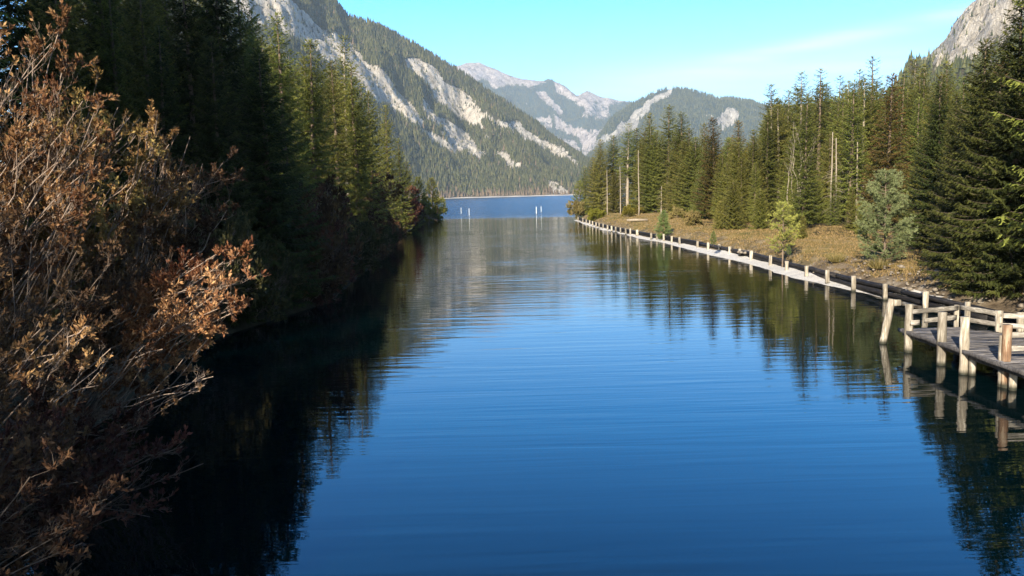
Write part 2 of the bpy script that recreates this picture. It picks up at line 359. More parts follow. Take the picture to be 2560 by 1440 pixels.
# ------------------------------------------------------------------ mountains (real distance and size)
def mountain(name, label, crest, nu, nv, mat, rocks, amp, nsc, rock_base=0.0, seed=0.0, prof=1.15, alpine=None, rough=60.0):
    """crest: list of (px, py, crest distance, foot distance)"""
    c = np.array(crest, float); us = np.linspace(c[0, 0], c[-1, 0], nu)
    cy_ = np.interp(us, c[:, 0], c[:, 1]); cd = np.interp(us, c[:, 0], c[:, 2]); bd = np.interp(us, c[:, 0], c[:, 3])
    V = np.zeros((nu, nv, 3)); vs = np.linspace(0, 1.35, nv)
    for i in range(nu):
        top = P(us[i], cy_[i], cd[i]); foot = P(us[i], 487, bd[i])
        for j, v in enumerate(vs):
            vv = min(v, 1.0); ex = v - vv
            X_ = foot.x + (top.x - foot.x) * v; Y_ = foot.y + (top.y - foot.y) * v
            V[i, j] = (X_, Y_, -6 + (top.z + 6) * (vv ** prof) - ex * top.z * 1.6)
    f = V.reshape(-1, 3); w = np.tile(np.clip(np.sin(np.clip(vs, 0, 1) * np.pi) ** 0.7 + 0.06, 0, 1), nu); w = np.where(np.tile(vs, nu) < 0.02, 0, w)
    n1 = fbm(f[:, 0] / nsc + seed, f[:, 1] / nsc * 0.55, f[:, 2].mean() * 0, 6, True) - 1.0
    n2 = fbm(f[:, 0] / nsc * 3.1 + seed, f[:, 1] / nsc * 2.2, 5.0, 5)
    f[:, 2] += w * (amp * n1 + amp * 0.45 * n2)
    f[:, 1] -= w * amp * 0.5 * n2
    px, py = to_px(f)
    jx = fbm(f[:, 0] / rough, f[:, 2] / rough, 3.0 + seed, 4); jy = fbm(f[:, 0] / rough, f[:, 2] / rough, 9.0 + seed, 4)
    tone = np.full(len(f), rock_base)
    for poly, val in rocks:
        tone = np.maximum(tone, np.where(inpoly(px + jx * 14, py + jy * 14, poly), val, 0))
    if alpine is not None:
        line = np.interp(px, [a for a, b in alpine], [b for a, b in alpine])
        tone = np.maximum(tone, np.clip(0.5 + (line + jy * 22 - py) / 14, 0, 1.0))
    i, j = np.meshgrid(np.arange(nu - 1), np.arange(nv - 1), indexing='ij')
    F = np.stack([i*nv+j, (i+1)*nv+j, (i+1)*nv+j+1, i*nv+j+1], -1).reshape(-1, 4)
    mb = MB(); mb.add(f, F, tone); o = mb.build(name, mat, None, True); tag(o, label, kind='structure')
    return f, F, tone, px, py, np.tile(vs, nu)

def scatter_forest(name, label, surf, count, hrange, pxr, thr=0.45, sides=5, brown=None, vmax=1.03, seed=0.0):
    f, F, tone, px, py, vs = surf
    cen = f[F].mean(1); cp = px[F].mean(1); ct = tone[F].mean(1); cv = vs[F].mean(1); cpy = py[F].mean(1)
    a = np.linalg.norm(np.cross(f[F[:, 1]] - f[F[:, 0]], f[F[:, 3]] - f[F[:, 0]]), axis=1)
    keep = (cp > pxr[0]) & (cp < pxr[1]) & (cv < vmax) & (cpy > -60)
    pr = a * keep * np.where(ct < thr, 1.0, 0.08); pr /= pr.sum()
    idx = rng.choice(len(F), count, p=pr); s = rng.random((count, 1)); t = rng.random((count, 1)); q = f[F[idx]]
    pos = q[:, 0] * (1-s) * (1-t) + q[:, 1] * s * (1-t) + q[:, 2] * s * t + q[:, 3] * (1-s) * t
    h = rng.uniform(hrange[0], hrange[1], count) * np.where(ct[idx] < thr, 1, 0.6); r = h * rng.uniform(0.14, 0.21, count)
    an = np.arange(sides) * 2 * np.pi / sides
    V = []; 
    for (z0, z1, rr) in ((0.12, 0.62, 1.0), (0.42, 1.0, 0.62)):
        ph = rng.random((count, 1)) * 6.28; jr = rng.uniform(0.75, 1.25, (count, sides))
        ring = np.stack([np.cos(an + ph) * jr, np.sin(an + ph) * jr, np.zeros((count, sides))], -1) * (r * rr)[:, None, None]
        ring += pos[:, None]; ring[..., 2] += (h * z0)[:, None] * rng.uniform(0.7, 1.1, (count, sides))
        tip = pos.copy(); tip[:, 2] += h * z1
        V.append(np.concatenate([ring, tip[:, None]], 1))
    V = np.concatenate(V, 1); k = V.shape[1]
    base = np.array([[o + i, o + (i + 1) % sides, o + sides] for o in (0, sides + 1) for i in range(sides)])
    Ft = (np.arange(count)[:, None, None] * k + base).reshape(-1, 3)
    tn = rng.random(count) * 0.8
    if brown is not None: tn = np.where(rng.random(count) < np.clip(brown(pos), 0, 1), 1.0, tn)
    mb = MB(); mb.add(V.reshape(-1, 3), Ft, np.repeat(tn, k)); o = mb.build(name, M['far_forest']); tag(o, label, 'forest', kind='stuff')
    return o

rocks1 = [
 ([(1000,148),(1050,150),(1085,165),(1112,200),(1145,215),(1182,250),(1205,295),(1190,330),(1150,312),(1120,275),(1085,240),(1055,210),(1030,190),(1003,165)], 1.0),
 ([(560,-40),(690,-40),(745,20),(800,70),(862,95),(905,130),(960,180),(1000,240),(1062,300),(1060,322),(1000,295),(940,262),(900,210),(830,160),(760,110),(680,70),(600,50)], 1.05),
 ([(1060,240),(1100,290),(1140,325),(1175,352),(1195,380),(1220,402),(1185,396),(1145,372),(1105,335),(1078,300),(1055,262)], 0.92),
 ([(1040,312),(1120,352),(1175,392),(1140,388),(1080,352)], 0.75),
 ([(1170,262),(1240,292),(1310,325),(1385,362),(1450,398),(1455,412),(1400,394),(1330,358),(1260,318),(1200,290)], 0.78),
 ([(1240,386),(1265,390),(1302,408),(1302,424),(1270,414),(1243,398)], 1.0),
 ([(1360,452),(1388,468),(1424,484),(1424,494),(1378,494),(1374,472)], 1.0),
 ([(1190,300),(1215,330),(1235,350),(1222,352),(1195,322)], 0.65)]
surf1 = mountain('near_mountain', 'steep mountain across the lake with pale rock bands and dark spruce slopes',
 [(60,-330,2000,900),(400,-260,2200,1100),(600,-190,2400,1300),(720,-110,2500,1500),(840,5,2600,1700),(870,45,2650,1750),(930,62,2700,1850),(1000,93,2850,2000),
  (1080,140,2950,2150),(1150,182,3050,2230),(1200,214,3100,2250),(1260,254,3150,2250),(1320,300,3200,2250),(1380,343,3250,2250),(1440,386,3300,2250),(1500,440,3300,2260),(1560,480,3300,2280)],
 380, 150, M['mt1'], rocks1, 62, 300, 0.22, 0.0, 1.05, None, 90)
def brown1(pos): return np.exp(-np.maximum(pos[:, 2], 0) / 7) * 1.3 + 0.03
scatter_forest('mountain_forest', 'dense spruce forest covering the slopes of the mountain across the lake', surf1, 30000, (13, 24), (560, 1500), 0.5, 5, brown1)

rocks2 = [([(1335,225),(1360,230),(1410,285),(1400,292),(1355,255)], 1.0), ([(1455,262),(1520,262),(1525,290),(1500,300),(1460,290)], 0.55),
 ([(1380,292),(1440,310),(1500,330),(1530,300),(1545,300),(1478,392),(1455,385),(1440,340),(1395,320)], 0.72), ([(1340,290),(1380,300),(1390,325),(1350,310)], 0.65), ([(1380,340),(1430,350),(1460,390),(1420,380)], 0.55)]
surf2 = mountain('pale_peaks', 'distant pale rocky peaks above a blue wooded valley behind the lake',
 [(980,170,9000,6300),(1100,185,9000,6300),(1142,166,9000,6300),(1168,157,9000,6300),(1200,158,9000,6300),(1225,169,9000,6300),(1262,182,9000,6300),(1290,194,9000,6300),(1345,203,9000,6300),(1385,204,9000,6300),(1412,214,9000,6300),(1442,238,9000,6300),
  (1468,226,9000,6300),(1500,240,9000,6300),(1545,252,9000,6300),(1590,258,9000,6300),(1700,285,9000,6300),(1900,330,9000,6300)],
 300, 130, M['mt2'], rocks2, 190, 900, 0.14, 4.0, 1.1,
 [(1100,230),(1200,206),(1240,222),(1262,214),(1290,210),(1330,222),(1380,210),(1400,225),(1420,240),(1450,258),(1500,250),(1540,250),(1600,240)], 260)
scatter_forest('valley_forest', 'dark blue-green forest on the slopes below the pale distant peaks', surf2, 16000, (18, 32), (1130, 1620), 0.45, 4)
rocks3 = [([(1655,232),(1685,222),(1680,236),(1640,262),(1608,292),(1590,322),(1540,348),(1500,372),(1472,396),(1462,388),(1492,352),(1530,325),(1570,298),(1605,270)], 0.95),
 ([(1800,285),(1825,270),(1850,275),(1848,300),(1830,328),(1808,330),(1790,300)], 0.85), ([(1765,290),(1780,285),(1785,298),(1770,300)], 0.8)]
surf3 = mountain('wooded_mountain', 'wooded mountain behind the right wood with a pale scree streak below its summit',
 [(1440,440,5600,4300),(1468,395,5600,4300),(1500,338,5600,4300),(1540,286,5600,4300),(1572,262,5600,4300),(1605,247,5600,4300),(1640,228,5600,4300),(1668,219,5600,4300),(1690,219,5600,4300),(1730,232,5600,4300),(1765,242,5600,4300),(1800,254,5600,4300),(1840,252,5600,4300),(1895,262,5600,4300),(2000,268,5600,4300),(2200,250,5600,4300),(2400,270,5600,4300)],
 260, 100, M['mt3'], rocks3, 120, 600, 0.12, 8.0, 1.0, None, 160)
scatter_forest('hill_forest', 'dense conifer forest over the wooded mountain with the scree streak', surf3, 16000, (18, 30), (1450, 2100), 0.5, 4)
surf5 = mountain('far_peaks', 'tiny pale grey peaks just showing over the wooded mountain',
 [(1700,262,13500,11000),(1760,250,13500,11000),(1775,245,13500,11000),(1800,249,13500,11000),(1822,248,13500,11000),(1850,258,13500,11000),(1950,262,13500,11000)],
 60, 20, M['mt2'], [], 60, 1500, 0.9, 12.0, 1.0)
rocks4 = [([(2300,160),(2330,90),(2400,30),(2440,-60),(2600,-60),(2560,60),(2500,110),(2440,150),(2380,160)], 0.85)]
surf4 = mountain('cliff_mountain', 'steep grey cliff mountain rising behind the wood on the right bank',
 [(2120,420,1500,700),(2200,300,1500,700),(2260,215,1500,700),(2325,147,1500,700),(2360,108,1500,700),(2390,62,1500,700),(2420,30,1500,700),(2450,0,1500,700),(2500,-60,1500,700),(2700,-250,1500,700),(2900,-300,1500,700)],
 170, 110, M['mt1'], rocks4, 75, 170, 0.25, 20.0, 1.0, None, 60)
scatter_forest('cliff_forest', 'dark conifers clinging to the slopes of the cliff mountain on the right', surf4, 5000, (10, 17), (2200, 2750), 0.5, 5)

# ------------------------------------------------------------------ banks
POSTS3 = [(130,930),(165,940),(190,948),(213,955),(235,962),(258,968),(283,973),(311,980),(342,988),(372,995),(401,1001),(436,1007),(474,1015),(507,1018),(570,1026),(655,1047),
          (702,1050),(752,1058),(803,1068),(861,1081),(990,1103),(1065,1118),(1149,1130),(1224,1145),(1306,1160),(1399,1178)]
POSTS = [(1400 + x * .3473, 220 + y * .3473) for x, y in POSTS3] + [(1925,641),(1967,653),(2015,665.5),(2069,678),(2134,693.5),(2216,712),(2325,735),(2419,759),(2552,786)]
POST_W = [G(x, y, 0.74) for x, y in POSTS]
py_ = np.array([p.y for p in POST_W])[::-1]; px_ = np.array([p.x for p in POST_W])[::-1]
CF = np.polyfit((py_ - 90) / 70, px_, 6)
def x_post(y):   # smooth post line
    return np.polyval(CF, (np.clip(y, 20, 168) - 90) / 70)
def xw_right(y):
    base = x_post(y) + np.interp(y, [20, 34, 40, 48, 85, 100, 170], [1.5, 1.2, 0.2, -1.0, -0.8, -0.4, -0.3])
    base = base + 0.28 * noise.noise(Vector((0.3, float(y) * 0.45, 1.0))) + 0.5 * noise.noise(Vector((4.3, float(y) * 0.11, 1.0)))
    return base + np.interp(y, [168, 172, 178, 200, 260, 600], [0, 0.8, 4, 24, 140, 700])
def z_right(d, x, y):
    z = np.interp(d, [-6, -1, 0, 0.9, 1.5, 2.6, 4.0, 12, 30, 60, 160, 400], [-2.5, -0.4, -0.02, 0.16, 0.35, 0.95, 1.2, 1.5, 2.2, 3.6, 14, 40])
    return z
def bank(name, label, xw, sign, ys, ds, zf, tonef, nseed):
    Yg, Dg = np.meshgrid(ys, ds, indexing='ij'); Xw = np.array([xw(y) for y in ys])[:, None]
    Xg = Xw + sign * Dg; x, y, d = Xg.ravel(), Yg.ravel(), Dg.ravel()
    z = zf(d, x, y)
    nz = fbm(x * 0.35 + nseed, y * 0.35, 0, 4); nb = fbm(x * 0.06 + nseed, y * 0.06, 2, 3)
    z = z + np.clip(d - 0.8, 0, 3) / 3 * (nz * 0.16 + nb * 0.35) + np.clip(d, 0, 0.5) * nz * 0.08
    n, k = Yg.shape; i, j = np.meshgrid(np.arange(n - 1), np.arange(k - 1), indexing='ij')
    F = np.stack([i*k+j, i*k+j+1, (i+1)*k+j+1, (i+1)*k+j], -1).reshape(-1, 4)
    if sign > 0: F = F[:, ::-1]
    mb = MB(); mb.add(np.stack([x, y, z], -1), F, tonef(d, x, y, nb)); o = mb.build(name, M['ground'], None, True); tag(o, label, kind='structure')
    return o
ysr = np.concatenate([np.arange(-60, 15, 3), np.arange(15, 60, 0.35), np.arange(60, 175, 0.8), np.arange(175, 420, 5)])
dsr = np.concatenate([[-6, -3, -1.2], np.arange(-0.6, 5, 0.16), np.arange(5, 16, 0.5), np.arange(16, 60, 2), np.arange(60, 400, 14)])
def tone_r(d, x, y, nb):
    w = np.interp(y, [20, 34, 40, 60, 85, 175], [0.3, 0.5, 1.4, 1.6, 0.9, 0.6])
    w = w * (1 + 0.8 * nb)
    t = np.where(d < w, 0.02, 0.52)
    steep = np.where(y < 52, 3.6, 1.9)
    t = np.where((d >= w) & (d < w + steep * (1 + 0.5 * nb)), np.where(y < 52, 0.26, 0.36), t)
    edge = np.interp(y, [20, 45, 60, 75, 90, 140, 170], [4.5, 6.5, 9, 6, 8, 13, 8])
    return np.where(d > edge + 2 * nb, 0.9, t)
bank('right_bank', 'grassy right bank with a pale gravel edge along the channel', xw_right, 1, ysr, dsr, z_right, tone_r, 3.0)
lp = [(-60,-9.0),(8,-8.8),(20,-10.5),(32,-12.3),(44,-9.8),(60,-11.0),(80,-12.0),(105,-14.5),(131,-17.0),(180,-20),(215,-20),(232,-19.5),(240,-22),(260,-45),(300,-120),(600,-700)]
def xw_left(y): return float(np.interp(y, [a for a, b in lp], [b for a, b in lp]))
def z_left(d, x, y): return np.interp(d, [-6, -1, 0, 0.8, 2, 6, 20, 60, 200, 400], [-2.5, -0.4, -0.02, 0.4, 0.9, 1.5, 3, 8, 40, 80]) * np.interp(y, [150, 230], [1, 0.35])
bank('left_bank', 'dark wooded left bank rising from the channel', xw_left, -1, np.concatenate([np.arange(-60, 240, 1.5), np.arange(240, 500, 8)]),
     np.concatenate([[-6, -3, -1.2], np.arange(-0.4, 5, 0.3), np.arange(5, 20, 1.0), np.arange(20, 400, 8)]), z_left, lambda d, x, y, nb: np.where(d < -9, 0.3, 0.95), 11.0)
def ground_r(x, y): return float(z_right(x - xw_right(y), x, y))
def ground_l(x, y): return float(z_left(xw_left(y) - x, x, y))

mb = MB(); mb.add([(-20000, -3000, -7), (20000, -3000, -7), (20000, 20000, -7), (-20000, 20000, -7)], [[0, 1, 2, 3]], 0.3)
tag(mb.build('lake_bed', M['ground']), 'bed and valley floor under and around the lake', kind='structure')
mb = MB(); mb.add([(-2500, -60, 0), (2500, -60, 0), (2500, 4000, 0), (-2500, 4000, 0)], [[0, 1, 2, 3]])
tag(mb.build('lake_water', M['water']), 'calm deep blue lake channel opening to the wide lake', kind='structure')
# pale shore line of the far side
xs = np.linspace(-420, 420, 160); V = []
for x in xs:
    yb = float(np.interp(1280 + x / 2250 * FPX, [870, 1000, 1080, 1150, 1560], [1750, 2000, 2150, 2230, 2262])) - 14
    hh = 1.2 + 0.9 * noise.noise(Vector((x * 0.03, 0, 0)))
    V += [(x, yb - 10, -0.5), (x, yb, hh), (x, yb + 30, hh + 3.0)]
mb = MB(); mb.add(V, [[i*3+k, i*3+3+k, i*3+4+k, i*3+1+k] for i in range(159) for k in range(2)], np.tile([0.02, 0.06, 0.3], 160))
tag(mb.build('far_shore', M['ground'], None, True), 'thin pale gravel shore across the lake', kind='structure')

# ------------------------------------------------------------------ conifer builder
def unit(v): return v / (np.linalg.norm(v, axis=-1, keepdims=True) + 1e-9)
def foliage(mb, base, d, L, width, tone, subs=4, hang=0.25):
    """leafy twigs: a bent tapering blade plus side slivers. base,d (n,3), L (n)"""
    n = len(base); up = np.array([0, 0, 1.0])
    side = unit(np.cross(d, up) + rng.normal(0, 0.35, (n, 3))); L = L[:, None]
    midp = base + d * L * 0.5; tip = base + d * L; tip[:, 2] -= hang * L[:, 0]
    w = width[:, None] if not np.isscalar(width) else width
    V = np.stack([base, midp + side * w * 0.5, tip, midp - side * w * 0.5], 1)
    k = np.arange(n)[:, None] * 4
    mb.add(V.reshape(-1, 3), np.concatenate([k, k + 1, k + 2, k + 3], 1), np.repeat(tone, 4))
    for s in range(subs):
        f = (s + 0.6) / subs; sg = 1 if s % 2 else -1
        b = base + d * L * f; b[:, 2] -= hang * L[:, 0] * f * f
        dd = unit(d * 0.75 + side * sg * (0.9 + rng.normal(0, 0.2, (n, 1))) + rng.normal(0, 0.2, (n, 3)) - up * 0.25)
        l2 = L * (0.55 * (1.05 - 0.6 * f)) * rng.uniform(0.6, 1.2, (n, 1)); o = unit(np.cross(dd, rng.normal(0, 1, (n, 3)))) * w * 0.32
        V = np.stack([b - o, b + o, b + dd * l2], 1); k = np.arange(n)[:, None] * 3
        mb.add(V.reshape(-1, 3), np.concatenate([k, k + 1, k + 2], 1), np.repeat(np.clip(tone + rng.normal(0, 0.1, n), 0, 1), 3))
def make_spruce(name, H=18.0, rad=2.6, start=0.08, whorl=0.42, nb=6, gap=0.0, mat='spruce', trunk='bark', droop=0.35, dead=0.0, tilt=0.0, shape=0.85, subs=4, brown=False, step=0.15):
    root = empty(name)
    tb = MB(); n = 12; zz = np.linspace(-0.6, H, n)
    cx = np.cumsum(rng.normal(0, 0.03, n)); cyy = np.cumsum(rng.normal(0, 0.03, n)); cx -= cx[0]; cyy -= cyy[0]
    r0 = 0.0125 * H
    tb.tube(np.stack([cx, cyy, zz], 1), np.maximum(r0 * (1 - zz / H) ** 0.8 + 0.012, 0.012), 7, 0.5)
    cb = MB(); bb = MB(); z = H * start; any_dead = False
    if dead > 0:
        z2 = 1.0
        while z2 < H * start + 0.5:
            for q in range(3):
                a = random.random() * 6.28; L = rad * random.uniform(0.25, 0.75) * dead
                p0 = np.array([np.interp(z2, zz, cx), np.interp(z2, zz, cyy), z2]); dr = np.array([math.cos(a), math.sin(a), -0.15])
                pts = [p0 + dr * L * t + np.array([0, 0, -0.25 * L * t * t]) for t in np.linspace(0, 1, 4)]
                tb.tube(pts, [0.02, 0.015, 0.01, 0.004], 3, 0.5, False)
            z2 += 0.4
    while z < H - 0.25:
        t = (z - H * start) / (H * (1 - start)); 
        Rz = rad * ((1 - t) ** shape) * (0.55 + 0.45 * min(1, t / 0.12)) + 0.12
        k = nb if t < 0.85 else 4
        ph = random.random() * 6.28
        for q in range(k):
            if random.random() < gap: continue
            a = ph + q * 6.283 / k + random.uniform(-0.3, 0.3); L = Rz * random.uniform(0.7, 1.18)
            zb = z + random.uniform(-0.15, 0.15)
            rise = 0.55 * t - droop * (1 - t) + random.uniform(-0.12, 0.1)
            m = 7; s = np.linspace(0, 1, m)
            pts = np.zeros((m, 3)); pts[:, 0] = np.interp(zb, zz, cx) + math.cos(a) * L * s; pts[:, 1] = np.interp(zb, zz, cyy) + math.sin(a) * L * s
            pts[:, 2] = zb + L * (rise * s - 0.30 * s * (1 - s) * 1.6 + 0.12 * s ** 3)
            cb_r = max(0.008, 0.012 * L)
            bb.tube(pts, np.linspace(cb_r, 0.004, m), 3, 0.5, False)
            ns = max(3, int(L / step)); ss = np.repeat(np.linspace(0.12, 0.98, ns), 2); sg = np.tile([1., -1.], ns)
            ss = np.clip(ss + rng.normal(0, 0.02, ns * 2), 0.05, 1)
            base = np.stack([np.interp(ss, s, pts[:, c]) for c in range(3)], 1)
            fw = np.array([math.cos(a), math.sin(a), rise * 0.6]); sd_ = np.array([-math.sin(a), math.cos(a), 0])
            d = unit(fw * 0.8 + sd_ * (sg * rng.uniform(0.5, 1.0, ns * 2))[:, None] + rng.normal(0, 0.15, (ns * 2, 3)) + np.array([0, 0, -0.28]))
            tl = (0.22 + 0.30 * L ** 0.5 * (1.05 - ss)) * rng.uniform(0.7, 1.25, ns * 2) * (0.75 + 0.25 * (1 - t))
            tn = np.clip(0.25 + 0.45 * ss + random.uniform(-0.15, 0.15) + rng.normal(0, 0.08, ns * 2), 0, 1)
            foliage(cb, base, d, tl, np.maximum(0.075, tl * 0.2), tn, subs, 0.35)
            ld = unit(np.array([[math.cos(a), math.sin(a), rise + 0.1]])); foliage(cb, pts[-2:-1], ld, np.array([0.4]), np.array([0.1]), np.array([0.9]), subs, 0.0)
        z += whorl * random.uniform(0.75, 1.25) * (0.6 + 0.4 * (1 - t))
    n = 10; a = rng.random(n) * 6.28   # leader
    foliage(cb, np.tile([[cx[-1], cyy[-1], H - 0.35]], (n, 1)) + rng.normal(0, 0.03, (n, 3)), unit(np.stack([np.cos(a) * .35, np.sin(a) * .35, np.ones(n)], 1)), np.full(n, 0.45), np.full(n, 0.06), np.full(n, 0.7), 2, 0.0)
    t_o = tb.build('trunk', M[trunk], root, True)
    bb.build('branches', M['dead_twig'], t_o)
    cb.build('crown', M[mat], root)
    root['H'] = H
    return root
def make_pine(name, H=5.2, rad=1.8, mat='pine_blue', start=0.1, lift=0.55, bushy=1.0):
    root = empty(name); tb = MB(); cb = MB(); zz = np.linspace(-0.4, H * 0.96, 9)
    tb.tube(np.stack([rng.normal(0, 0.012, 9), rng.normal(0, 0.012, 9), zz], 1), np.linspace(0.016 * H, 0.012, 9), 7, 0.5)
    bb = MB(); z = H * start
    def tufts(pos, d, tone):
        n = len(pos)
        for q in range(11):
            dd = unit(d * 0.8 + rng.normal(0, 0.62, (n, 3))); l = rng.uniform(0.09, 0.19, (n, 1)) * (0.8 + 0.05 * H)
            o = unit(np.cross(dd, rng.normal(0, 1, (n, 3)))) * 0.016; V = np.stack([pos - o, pos + o, pos + dd * l], 1)
            k = np.arange(n)[:, None] * 3; cb.add(V.reshape(-1, 3), np.concatenate([k, k + 1, k + 2], 1), np.repeat(np.clip(tone + rng.normal(0, 0.15, n), 0, 1), 3))
    while z < H * 0.97:
        t = (z - H * start) / (H * (1 - start)); Rz = rad * (1 - t) ** 0.65 * (0.6 + 0.4 * min(1, t / 0.2)) + 0.1
        for q in range(6):
            a = random.random() * 6.28; L = Rz * random.uniform(0.65, 1.15); m = 6; s = np.linspace(0, 1, m)
            pts = np.stack([math.cos(a) * L * s, math.sin(a) * L * s, z + L * (0.1 * s + lift * s * s * (0.4 + 0.6 * t + 0.1))], 1)
            bb.tube(pts, np.linspace(0.015 * L + 0.004, 0.004, m), 3, 0.5, False)
            ns = int(max(4, L / 0.055 * bushy)); ss = rng.uniform(0.22, 1.0, ns) ** 0.75
            base = np.stack([np.interp(ss, s, pts[:, c]) for c in range(3)], 1) + rng.normal(0, 0.09 * L ** 0.5, (ns, 3)) * ss[:, None]
            d = unit(np.array([[math.cos(a), math.sin(a), 0.6]]) + rng.normal(0, 0.3, (ns, 3)))
            tufts(base, d, np.clip(0.2 + 0.6 * ss + 0.1 * t, 0, 1))
        z += 0.055 * H * random.uniform(0.8, 1.2) * (0.5 + 0.5 * (1 - t))
    t0 = tb.build('trunk', M['bark'], root, True); bb.build('branches', M['bark'], t0); cb.build('crown', M[mat], root); root['H'] = H
    return root

# prototypes are made once; the first placement moves the prototype, later ones copy it
class Proto:
    def __init__(s, root): s.root = root; s.used = False; s.H = root['H']; del root['H']
    def place(s, x, y, z, h, rz=None, name=None, label=None, cat='tree', group=None, wide=1.0, lean=0.0):
        if s.used: o = copy_tree(s.root)
        else: o = s.root; s.used = True
        k = h / s.H; o.location = (x, y, z - 0.05); o.scale = (k * wide, k * wide, k)
        o.rotation_euler = (random.uniform(-.02, .02) + lean, random.uniform(-.02, .02), random.random() * 6.28 if rz is None else rz)
        for key in ('label', 'category', 'group'):
            if key in o: del o[key]
        tag(o, label, cat, group)
        if name: o.name = name
        return o
SP = [Proto(make_spruce('spruce_tree', 19, 2.8, 0.05, shape=0.62)), Proto(make_spruce('spruce_tree', 20, 2.4, 0.06, gap=0.08, droop=0.45, shape=0.68)),
      Proto(make_spruce('spruce_tree', 17, 2.9, 0.04, nb=7, shape=0.72)), Proto(make_spruce('spruce_tree', 21, 2.2, 0.10, gap=0.12, droop=0.3, shape=0.6))]
HERO = [Proto(make_spruce('spruce_tree', 17, 3.0, 0.03, 0.38, 7, mat='spruce_shaded', droop=0.42, subs=6, step=0.11)), Proto(make_spruce('spruce_tree', 15, 2.6, 0.03, 0.36, 7, gap=0.05, mat='spruce_shaded', droop=0.5, subs=6, step=0.11))]
TALL = [Proto(make_spruce('spruce_tree', 22, 2.3, 0.42, 0.55, 6, gap=0.2, droop=0.2, trunk='pale_bark', dead=0.8, shape=0.6)),
        Proto(make_spruce('spruce_tree', 21, 2.1, 0.32, 0.5, 6, gap=0.18, droop=0.15, trunk='pale_bark', dead=1.0, shape=0.6)),
        Proto(make_spruce('spruce_tree', 21, 2.3, 0.2, 0.7, 5, gap=0.25, droop=0.1, trunk='bark', dead=0.8, shape=0.7))]
BROWN = [Proto(make_spruce('spruce_tree', 18, 2.5, 0.06, mat='spruce_brown', shape=0.9))]
SMALL = [Proto(make_spruce('young_spruce', 6, 1.7, 0.03, 0.26, 7, droop=0.1, step=0.12))]

def base_right(px, Y): # world x for a pixel column at ground near distance Y
    return P(px, 540, Y).x
def put(protos, px, top, Y, label, side, group=None, wide=1.0, name=None, cat='tree'):
    x = P(px, 520, Y).x; z = ground_r(x, Y) if side == 'r' else ground_l(x, Y)
    tz = P(px, top, Y).z; h = max(2.0, tz - z)
    # keep the tip over its pixel although the camera is rolled
    x2 = P(px, top, Y).x; x = 0.35 * x + 0.65 * x2
    pr = random.choice(protos); return pr.place(x, Y, z, h, None, name, label, cat, group, wide)

# ---- left bank, named front trees
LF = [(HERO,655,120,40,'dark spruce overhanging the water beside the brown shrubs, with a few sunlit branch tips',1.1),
 (SP,645,28,56,'tall narrow spruce with its tip against the rock face, left of the paired sunlit spruces',0.9),
 (SP,706,26,64,'sunlit tall spruce on the left bank whose tip stands highest against the pale rock',1.0),
 (SP,772,97,70,'sunlit yellow-green spruce with a pale trunk showing, right of the highest left-bank spruce',1.0),
 (SP,838,150,78,'dark-sided spruce between the sunlit yellow-green spruce and the thin-topped one',0.9),
 (TALL,856,88,96,'thin-topped sparse spruce standing behind the left bank row against the rock slope',0.8),
 (SP,886,160,84,'broad sunlit green spruce near the middle of the left bank row',1.05),
 (SP,925,225,98,'green spruce just behind the last broad spruce of the left bank',0.9),
 (SP,965,262,108,'pointed spruce with ragged sunlit tip near the end of the left bank row',0.85),
 (SP,998,345,122,'small dark spruce stepping down at the end of the left bank row',0.9),
 (SP,1018,402,138,'low dark spruce next to the rounded pines at the left point',1.0)]
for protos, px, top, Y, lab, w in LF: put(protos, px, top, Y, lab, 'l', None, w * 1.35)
# left wood, dense filling behind and beside the named ones
GL = 'spruces of the dark wood on the left bank'
for (px, top, Y) in [(600,-60,46),(560,-120,42),(520,-160,50),(480,-100,40),(430,-200,46),(380,-120,50),(330,-60,48),(290,-90,50),(240,-220,44),(180,-200,50),(120,-220,42),(60,-200,48),(10,-240,40),(400,60,36),(545,90,36)]:
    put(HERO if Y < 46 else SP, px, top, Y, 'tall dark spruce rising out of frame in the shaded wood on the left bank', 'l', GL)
sky_l = [(0,-250),(560,-100),(620,60),(700,60),(780,130),(860,170),(960,300),(1010,400),(1060,455)]
cnt = 0
while cnt < 50:
    Y = random.uniform(34, 150); x = xw_left(Y) - random.uniform(4, 22)
    px, py = to_px(np.array([x, Y, 8.0]))
    if px < -60 or px > 1010: continue
    top = np.interp(px, [a for a, b in sky_l], [b for a, b in sky_l]) + random.uniform(10, 110)
    z = ground_l(x, Y); h = P(px, top, Y).z - z
    if h < 5 or h > 26 or (-70 < x - 0.404 * Y < -43 and Y < 105): continue
    random.choice(SP).place(x, Y, z, h, None, None, 'spruce packed in the shaded wood behind the front row of the left bank', 'tree', 'spruces in the wood behind the left bank row'); cnt += 1

